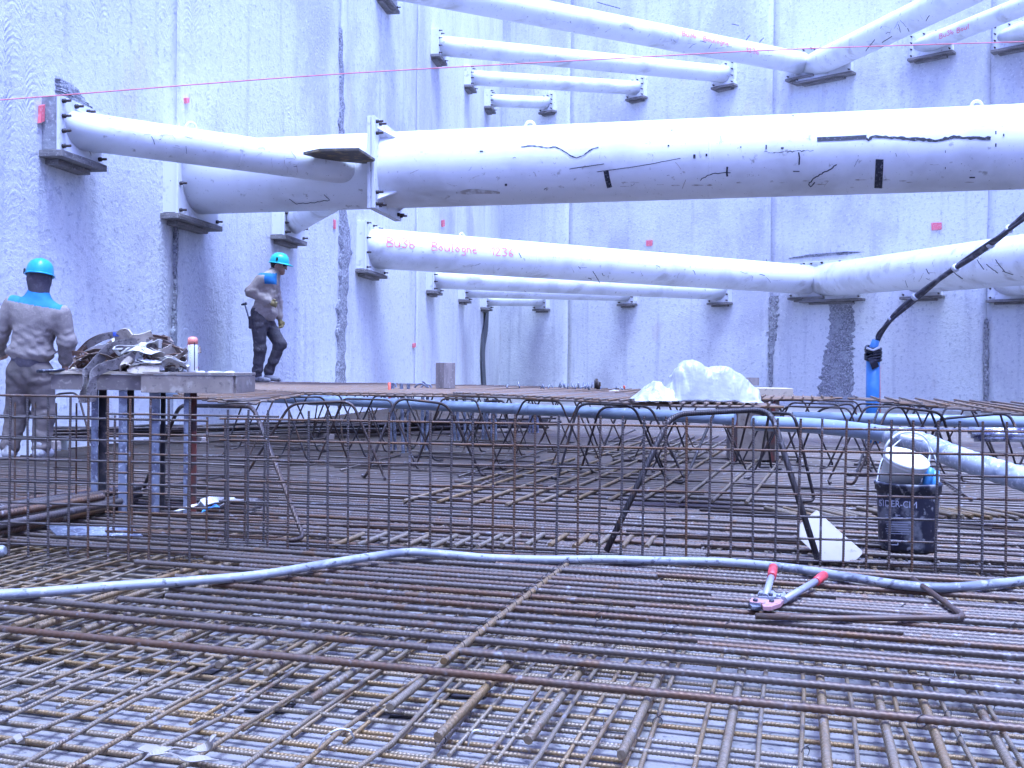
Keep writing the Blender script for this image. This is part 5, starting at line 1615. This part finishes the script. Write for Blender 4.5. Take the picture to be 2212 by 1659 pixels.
for i in range(NX):
    px = 1368 + (1640 - 1368) * i / (NX - 1)
    for j in range(NY):
        v = -1 + 2 * j / (NY - 1)
        X_, Y_ = pxx(px), v * .17
        w1 = noise.noise((X_ * 5, Y_ * 5, 2)); w2 = noise.noise((X_ * 5, Y_ * 5, 8))
        qx = px + 10 * w1 * (1 - abs(v)) * (abs(v) + .25)
        k = max(0, min(len(prof) - 2, next((m for m in range(len(prof) - 1) if prof[m + 1][0] >= qx), len(prof) - 2)))
        t = min(1, max(0, (qx - prof[k][0]) / (prof[k + 1][0] - prof[k][0])))
        h = (874 - (prof[k][1] * (1 - t) + prof[k + 1][1] * t)) * kx
        vv = (v + .22 * w2 + .10 * math.sin(X_ * 14)) * (1.0 if v > 0 else .96)
        env = max(0.0, 1 - min(1, abs(vv)) ** 2.3) ** .62 * (1 - abs(v) ** 7)
        r1 = 1 - min(1, (noise.noise((X_ * 7 + 1.2 * w2, Y_ * 7 + w1 + h * 5, 5)) * 2.4) ** 2)
        r2 = 1 - min(1, (noise.noise((X_ * 15 + 2 * w1, Y_ * 15 - h * 14, 11)) * 2.6) ** 2)
        r3 = 1 - abs(noise.noise((X_ * 46, Y_ * 44 + h * 30, 15))) * 2.4
        cr = .021 * (r1 - .55) + .011 * (r2 - .5) + .0035 * (r3 - .5)
        lob = .62 * sum(a_ * math.exp(-((px - c_) / w_) ** 2 - ((v - v_) / .28) ** 2) for c_, w_, v_, a_ in ((1410, 20, -.35, .03), (1440, 16, -.5, .028), (1500, 18, -.6, .045), (1536, 12, -.68, .05), (1562, 16, -.62, .055), (1604, 18, -.5, .03)))
        z = max((.002 + .006 * (r2 + 1)) * max(0, 1 - abs(v) ** 4), h * env + lob * (1 - abs(v) ** 7) + cr * min(1, h * env * 14 + .18))
        e = .012 * noise.noise((X_ * 13, v * 3, 21))
        vs.append((X_ + e + .02 * w2, Y_ + .05 + e, z))
for i in range(NX - 1):
    for j in range(NY - 1):
        fs.append((i * NY + j, (i + 1) * NY + j, (i + 1) * NY + j + 1, i * NY + j + 1))
q = MB(); q.add(vs, fs, True)
o = q.build('plastic_sheet', MAT['sheet'], None, Matrix.Translation(pc))
sm_ = o.modifiers.new('thickness', 'SOLIDIFY'); sm_.thickness = .002
tag(o, 'crumpled milky white plastic sheet heaped on the upper mat', 'plastic sheet')
q = ell((0, 0, 0), (.07, .05, .03))
tag(soft('plastic_scrap', crumple(q), (-.1, -.1, -.04), (.1, .1, .06), .008, [MAT['sheet']], None, Matrix.Translation(at_d(1329, 848, 10.5))), 'small white plastic scrap on the mat left of the heaped sheet', 'plastic scrap')

# --- people
def hand(wrist, d, side, curl, r=.0088, s=1.0):
    """palm, four bent fingers of unequal length and a thumb; d = pointing direction, side = thumb side"""
    w, d, sd = np.array(wrist, float), np.array(d, float), np.array(side, float)
    d /= np.linalg.norm(d); sd = sd - d * (sd @ d); sd /= np.linalg.norm(sd)
    nn = np.cross(d, sd) * curl
    out = [cone(w, w + d * .05 * s, .026 * s, .031 * s), cone(w + d * .045 * s - sd * .024 * s, w + d * .085 * s - sd * .026 * s, .017 * s, .014 * s), cone(w + d * .045 * s + sd * .024 * s, w + d * .085 * s + sd * .026 * s, .017 * s, .014 * s), cone(w + d * .05 * s, w + d * .085 * s, .022 * s, .016 * s)]
    for i, (o, L) in enumerate(((-.032, .060), (-.011, .078), (.011, .074), (.032, .064))):
        a = w + (d * .085 + sd * o) * s
        b = a + (d * .75 + nn * .5) * L * .45 * s
        c = b + (d * .1 + nn * .9) * L * .4 * s
        e = c + (-d * .45 + nn * .5) * L * .3 * s
        out += [cone(a, b, r * 1.1, r), cone(b, c, r, r * .95), cone(c, e, r * .95, r * .8)]
    a = w + (d * .025 + sd * .028) * s
    b = a + (d * .028 + sd * .03) * s
    c = b + (d * .034 + nn * .012) * s
    out += [cone(a, b, r * 1.35, r * 1.15), cone(b, c, r * 1.1, r * .9)]
    return out
def head_parts(c, f, up, s=1.0):
    """skull, jaw, nose, brow, lips, chin, ears; f = facing"""
    c, f, up = np.array(c, float), np.array(f, float), np.array(up, float)
    f /= np.linalg.norm(f); r = np.cross(f, up); r /= np.linalg.norm(r); up = np.cross(r, f)
    P = lambda a, b, d: c + (f * a + r * b + up * d) * s
    return [cone(P(-.02, 0, .03), P(.012, 0, .03), .092 * s, .088 * s), cone(P(.02, 0, -.03), P(.045, 0, -.075), .070 * s, .042 * s), cone(P(.088, 0, .01), P(.108, 0, -.022), .010 * s, .014 * s),
            cone(P(.075, -.035, .025), P(.075, .035, .025), .020 * s, .020 * s), cone(P(.078, -.02, -.055), P(.078, .02, -.055), .012 * s, .012 * s), cone(P(.07, -.012, -.088), P(.07, .012, -.088), .018 * s, .018 * s),
            cone(P(-.005, .088, .015), P(-.012, .092, -.025), .016 * s, .010 * s), cone(P(-.005, -.088, .015), P(-.012, -.092, -.025), .016 * s, .010 * s),
            cone(P(.02, -.05, -.02), P(.04, .05, -.02), .038 * s, .038 * s)]
def helmet(parent, W, c, f, up, mat, s=1.0):
    c, f, up = Vector(c), Vector(f).normalized(), Vector(up)
    r = f.cross(up).normalized(); up = r.cross(f)
    Mh = Matrix((r, f, up)).transposed().to_4x4(); Mh.translation = c
    q = MB()
    prof = [(.128, 0), (.127, .02), (.124, .05), (.115, .085), (.097, .115), (.068, .138), (.034, .149), (0, .152)]
    seg = 40; vs, fs = [], []
    for (rr, z) in prof:
        for k in range(seg):
            a = 2 * math.pi * k / seg
            ridge = .006 * max(0, 1 - abs(math.cos(a)) * 4) * (z / .15)
            vs.append(Mh @ Vector(((rr * .93) * math.cos(a), rr * 1.1 * math.sin(a), z + ridge)) )
    for i in range(len(prof) - 1):
        for k in range(seg):
            fs.append((i * seg + k, i * seg + (k + 1) % seg, (i + 1) * seg + (k + 1) % seg, (i + 1) * seg + k))
    q.add(vs, fs, True)
    sh_ = q.build('helmet', mat, parent, W)
    q = MB(); vs, fs = [], []                       # rim with a peak at the front
    for j, (dr, dz) in enumerate(((-.004, .006), (.0, -.004), (.010, -.006), (.012, .001), (0, .010))):
        for k in range(seg):
            a = 2 * math.pi * k / seg
            pk = max(0, math.sin(a)) ** 2
            ex = 1 + (pk * .34 + .03) * (dr / .012 if dr > 0 else 0)
            vs.append(Mh @ Vector(((.128 + dr) * .93 * math.cos(a), (.128 + dr) * 1.1 * math.sin(a) * ex, dz - (pk * .016 if dr > 0 else 0))))
    for j in range(5):
        for k in range(seg):
            fs.append((j * seg + k, j * seg + (k + 1) % seg, ((j + 1) % 5) * seg + (k + 1) % seg, ((j + 1) % 5) * seg + k))
    q.add(vs, fs, True); q.build('brim', mat, sh_, W)
    return sh_, Mh

# worker seen from behind at the left
wx = .00419
o1 = at_d(64, 1000, 9.1); o1.z = 0.0
W1 = Matrix.Translation(o1)
def q1(x, y, d=0.0): return ((x - 64) * wx, d, (1000 - y) * wx)
p1 = thing('person', o1, 'person in tan and blue work jacket and blue helmet, seen from behind beside the table', 'person')
hd = q1(82, 607, .02)
neck = q1(82, 640, 0)
faceD, upD = (-.45, .9, -.08), (.05, 0, 1)
lsh, rsh = q1(28, 668, .0), q1(133, 688, -.02)
lel, rel = q1(-8, 738, .02), q1(143, 748, .01)
lha, rha = q1(-20, 775, .16), q1(132, 795, .08)
lhip, rhip = q1(42, 815, 0), q1(86, 815, 0)
lkn, rkn = q1(32, 905, .04), q1(90, 905, .05)
lan, ran = q1(22, 985, .0), q1(86, 984, .02)
body = head_parts(hd, faceD, upD) + [cone(hd, neck, .06, .062), cone(neck, q1(78, 700), .07, .13), cone(q1(78, 700), q1(64, 800), .13, .12),
        cone(lsh, lel, .055, .045), cone(rsh, rel, .055, .045), cone(lel, lha, .042, .032), cone(rel, rha, .042, .032),
        cone(lhip, lkn, .085, .06), cone(rhip, rkn, .085, .06), cone(lkn, lan, .058, .042), cone(rkn, ran, .058, .042)] + hand(rha, (-.15, .3, -1), (-.6, .8, 0), 1) + hand(lha, (-.2, .9, -.4), (.8, .2, .3), -1)
soft('body', union(body, .014), (-.5, -.3, -.02), (.5, .45, 1.85), .010, [MAT['skin']], p1, W1)
jk = [cone(q1(80, 655), q1(76, 700), .105, .150, (1, 1.15, 1)), cone(q1(55, 672), q1(108, 680), .085, .085), cone(q1(78, 690), q1(66, 768), .188, .180, (1, 1.25, 1)), cone(q1(48, 690), q1(108, 702), .115, .115, (1, 1.1, 1)), cone(q1(46, 768), q1(84, 773), .132, .13, (1, 1.1, 2.2)),
      cone(lsh, lel, .088, .078), cone(rsh, rel, .088, .076), cone(lel, q1(-18, 768, .13), .076, .060), cone(rel, q1(134, 786, .07), .074, .062), cone(q1(82, 640), q1(82, 655), .078, .092)]
def pk1(c):
    u_ = (c[:, 0] - .05)
    line = 1.388 - .17 * u_
    return ((c[:, 2] > line) & (c[:, 0] > -.165) & (c[:, 0] < .315) & (c[:, 1] < .09)).astype(int)
soft('jacket', folds(union(jk, .04), .0036, 74, .7, (.97, 1.04, 1.12)), (-.55, -.35, .78), (.55, .4, 1.60), .010, [MAT['jacket'], MAT['yoke']], p1, W1, pk1)
kn = [cone(q1(65, 778), q1(64, 792), .164, .160, (1, 1.2, 1))]
soft('sweater_hem', folds(union(kn, .02), .003, 60, 2), (-.3, -.25, .80), (.3, .25, 1.12), .010, [MAT['knit']], p1, W1)
tr = [cone(q1(62, 795), q1(64, 822), .150, .140, (1, 1.15, 1)), cone(lhip, lkn, .118, .096), cone(rhip, rkn, .118, .094), cone(lkn, q1(21, 975, 0), .094, .082), cone(rkn, q1(86, 974, .02), .092, .080)]
soft('trousers', folds(union(tr, .045), .0058, 60, 1.9, (.12, .22, .42, .72)), (-.45, -.3, .05), (.4, .3, .97), .010, [MAT['trouser']], p1, W1)
for nm, an, dx in (('shoe', lan, -.05), ('shoe', ran, .01)):
    s_ = [cone((an[0], an[1] - .05, .045), (an[0] + dx, an[1] + .15, .040), .048, .042), cone((an[0], an[1] - .03, .06), (an[0], an[1] - .02, .13), .052, .058)]
    soft(nm, union(s_, .03), (an[0] - .2, an[1] - .2, -.01), (an[0] + .2, an[1] + .3, .25), .010, [MAT['shoe']], p1, W1)
bal = [cone((hd[0], hd[1] - .02, hd[2] - .03), (neck[0] + .005, -.005, neck[2] + .01), .100, .088), cone((hd[0] + .01, hd[1] - .02, hd[2] + .02), (hd[0], hd[1], hd[2] - .03), .104, .100)]
soft('balaclava', folds(union(bal, .02), .0035, 90, 3), (hd[0] - .2, -.2, 1.38), (hd[0] + .2, .2, 1.72), .008, [MAT['knit']], p1, W1)
hm, Mh = helmet(p1, W1, (hd[0] + .0, hd[1], hd[2] + .018), faceD, (.10, .02, 1), MAT['helmet_dark'])
q = MB(); q.box(Mh @ Matrix.Translation((-.125, .03, .02)), -.012, .006, -.02, .02, -.02, .025); q.build('ear_slot', MAT['ink'], hm, W1, bevel=.004)

# worker walking on the upper mat, seen from the side
wsc = .001255
o2 = at_d(575, 832, 14.3); o2.z = .644
W2 = Matrix.Translation(o2)
def q2_(x, y, d=0.0): return ((x - 400) * wsc, d, (1580 - y) * wsc)
p2 = thing('person', o2, 'person in dark trousers and cyan helmet walking along the upper mat by the wall', 'person')
hd = q2_(538, 272, 0); nk = q2_(478, 350, 0)
f2 = (1, -.05, -.12)
ns, fs_ = q2_(372, 432, -.17), q2_(440, 425, .17)
ne, nw = q2_(262, 572, -.20), q2_(462, 690, -.17)
fe, fw = q2_(480, 680, .20), q2_(520, 870, .16)
nh, fh = q2_(330, 880, -.09), q2_(370, 880, .09)
nk_, fk = q2_(348, 1225, -.10), q2_(545, 1150, .07)
na, fa = q2_(318, 1500, -.10), q2_(415, 1470, .06)
body = head_parts(hd, f2, (.02, 0, 1)) + [cone(hd, nk, .058, .06), cone(nk, q2_(410, 500), .065, .12), cone(q2_(410, 500), q2_(345, 840), .12, .11),
       cone(ns, ne, .052, .043), cone(ne, nw, .042, .03), cone(fs_, fe, .052, .043), cone(fe, fw, .042, .03), cone(nh, nk_, .08, .058), cone(fh, fk, .08, .058), cone(nk_, na, .056, .04), cone(fk, fa, .056, .04)]
body += hand(nw, (1, .0, -.25), (0, -.2, 1), 1) + hand(fw, (.25, 0, -1), (1, -.3, 0), 1)
cen_h = (np.array(nw) + np.array((.06, 0, 0)), np.array(fw) + np.array((.02, 0, -.06)))
def pk2(c):
    g_ = np.zeros(len(c), int)
    for h_ in cen_h: g_[np.linalg.norm(c - h_, axis=1) < .125] = 1
    return g_
soft('body', union(body, .012), (-.4, -.4, -.02), (.45, .4, 1.85), .0095, [MAT['skin'], MAT['glove']], p2, W2, pk2)
jk = [cone(q2_(470, 372), q2_(440, 420), .088, .125), cone(q2_(420, 430, -.10), q2_(440, 425, .10), .10, .10), cone(q2_(415, 480), q2_(375, 800), .158, .160, (1.05, .92, 1)), cone(q2_(350, 800), q2_(400, 790), .150, .14),
      cone(ns, ne, .088, .072), cone(ne, q2_(452, 682, -.17), .070, .054), cone(fs_, fe, .086, .07), cone(fe, q2_(515, 835, .16), .068, .052), cone(q2_(490, 335), q2_(470, 372), .076, .088)]
def pk3(c):
    z = c[:, 2]; x = c[:, 0]
    return (((z > 1.375) & (x > -.13) & (x < .16) & ((c[:, 1] > -.15) | (x > .02) | (z > 1.50)) & (z < 1.535))).astype(int)
soft('jacket', folds(union(jk, .06), .0042, 70, 2.2, (1.0, 1.1, 1.26)), (-.45, -.42, .86), (.35, .42, 1.66), .0095, [MAT['jacket_pale'], MAT['yoke']], p2, W2, pk3)
tr = [cone(q2_(340, 800), q2_(345, 890), .150, .140, (1, .9, 1)), cone(nh, nk_, .112, .085), cone(fh, fk, .112, .085), cone(nk_, q2_(318, 1490, -.10), .083, .072), cone(fk, q2_(412, 1470, .06), .083, .068)]
soft('trousers', folds(union(tr, .04), .0075, 52, .4, (.14, .24, .48, .80)), (-.4, -.35, .06), (.4, .35, 1.08), .0095, [MAT['jean']], p2, W2)
for an, toe in ((na, q2_(445, 1562, -.11)), (fa, q2_(530, 1552, .07))):
    s_ = [cone((an[0] - .02, an[1], .045 + max(0, an[2] - .12)), toe, .046, .034), cone((an[0], an[1], .06), (an[0], an[1], .13), .05, .056)]
    soft('shoe', union(s_, .03), (an[0] - .2, an[1] - .2, -.03), (an[0] + .4, an[1] + .2, .26), .0095, [MAT['shoe']], p2, W2)
soft('hair', union([cone((hd[0] - .045, 0, hd[2] + .02), (hd[0] - .055, 0, hd[2] - .04), .078, .055), cone((hd[0] - .02, 0, hd[2] + .05), (hd[0] + .03, 0, hd[2] + .06), .095, .085)], .02), (hd[0] - .25, -.2, 1.4), (hd[0] + .2, .2, 1.85), .009, [MAT['hair']], p2, W2)
hm, Mh = helmet(p2, W2, (hd[0] + .0, 0, hd[2] + .042), f2, (-.05, 0, 1), MAT['helmet'], 1)
q = MB(); q.box(Mh @ Matrix.Translation((.118, -.005, .055)), -.006, .006, -.012, .012, -.025, .02); q.build('ear_slot', MAT['ink'], hm, W2)
# safety-glasses arm and eyes
q = MB(); e_ = Matrix.Translation((hd[0] + .085, 0, hd[2] + .012)); q.box(e_, -.02, .016, -.072, .072, -.016, .016); q.build('glasses', MAT['ink'], p2, W2, bevel=.008)
# hammer on the belt
ham = thing('hammer', W2 @ Vector(q2_(215, 850, -.1)), 'hammer hanging from the belt of the walking person', 'hammer')
q = MB(); a, b = W2 @ Vector(q2_(230, 900, -.1)), W2 @ Vector(q2_(175, 705, -.12)); q.tube([a, b], .011, 8); q.build('handle', MAT['tool'], ham)
q = MB(); d = Vector((1, 0, .3)).normalized(); q.tube([b - d * .05, b - d * .02, b + d * .03], [.010, .018, .020], 8); q.build('head', MAT['tooldark'], ham)
# pouch
q = MB(); c = Vector(q2_(272, 905, -.13)); q.box(Matrix.Translation(c), -.06, .05, -.03, .03, -.10, .08); q.build('pouch', MAT['jean'], p2, W2, bevel=.02)
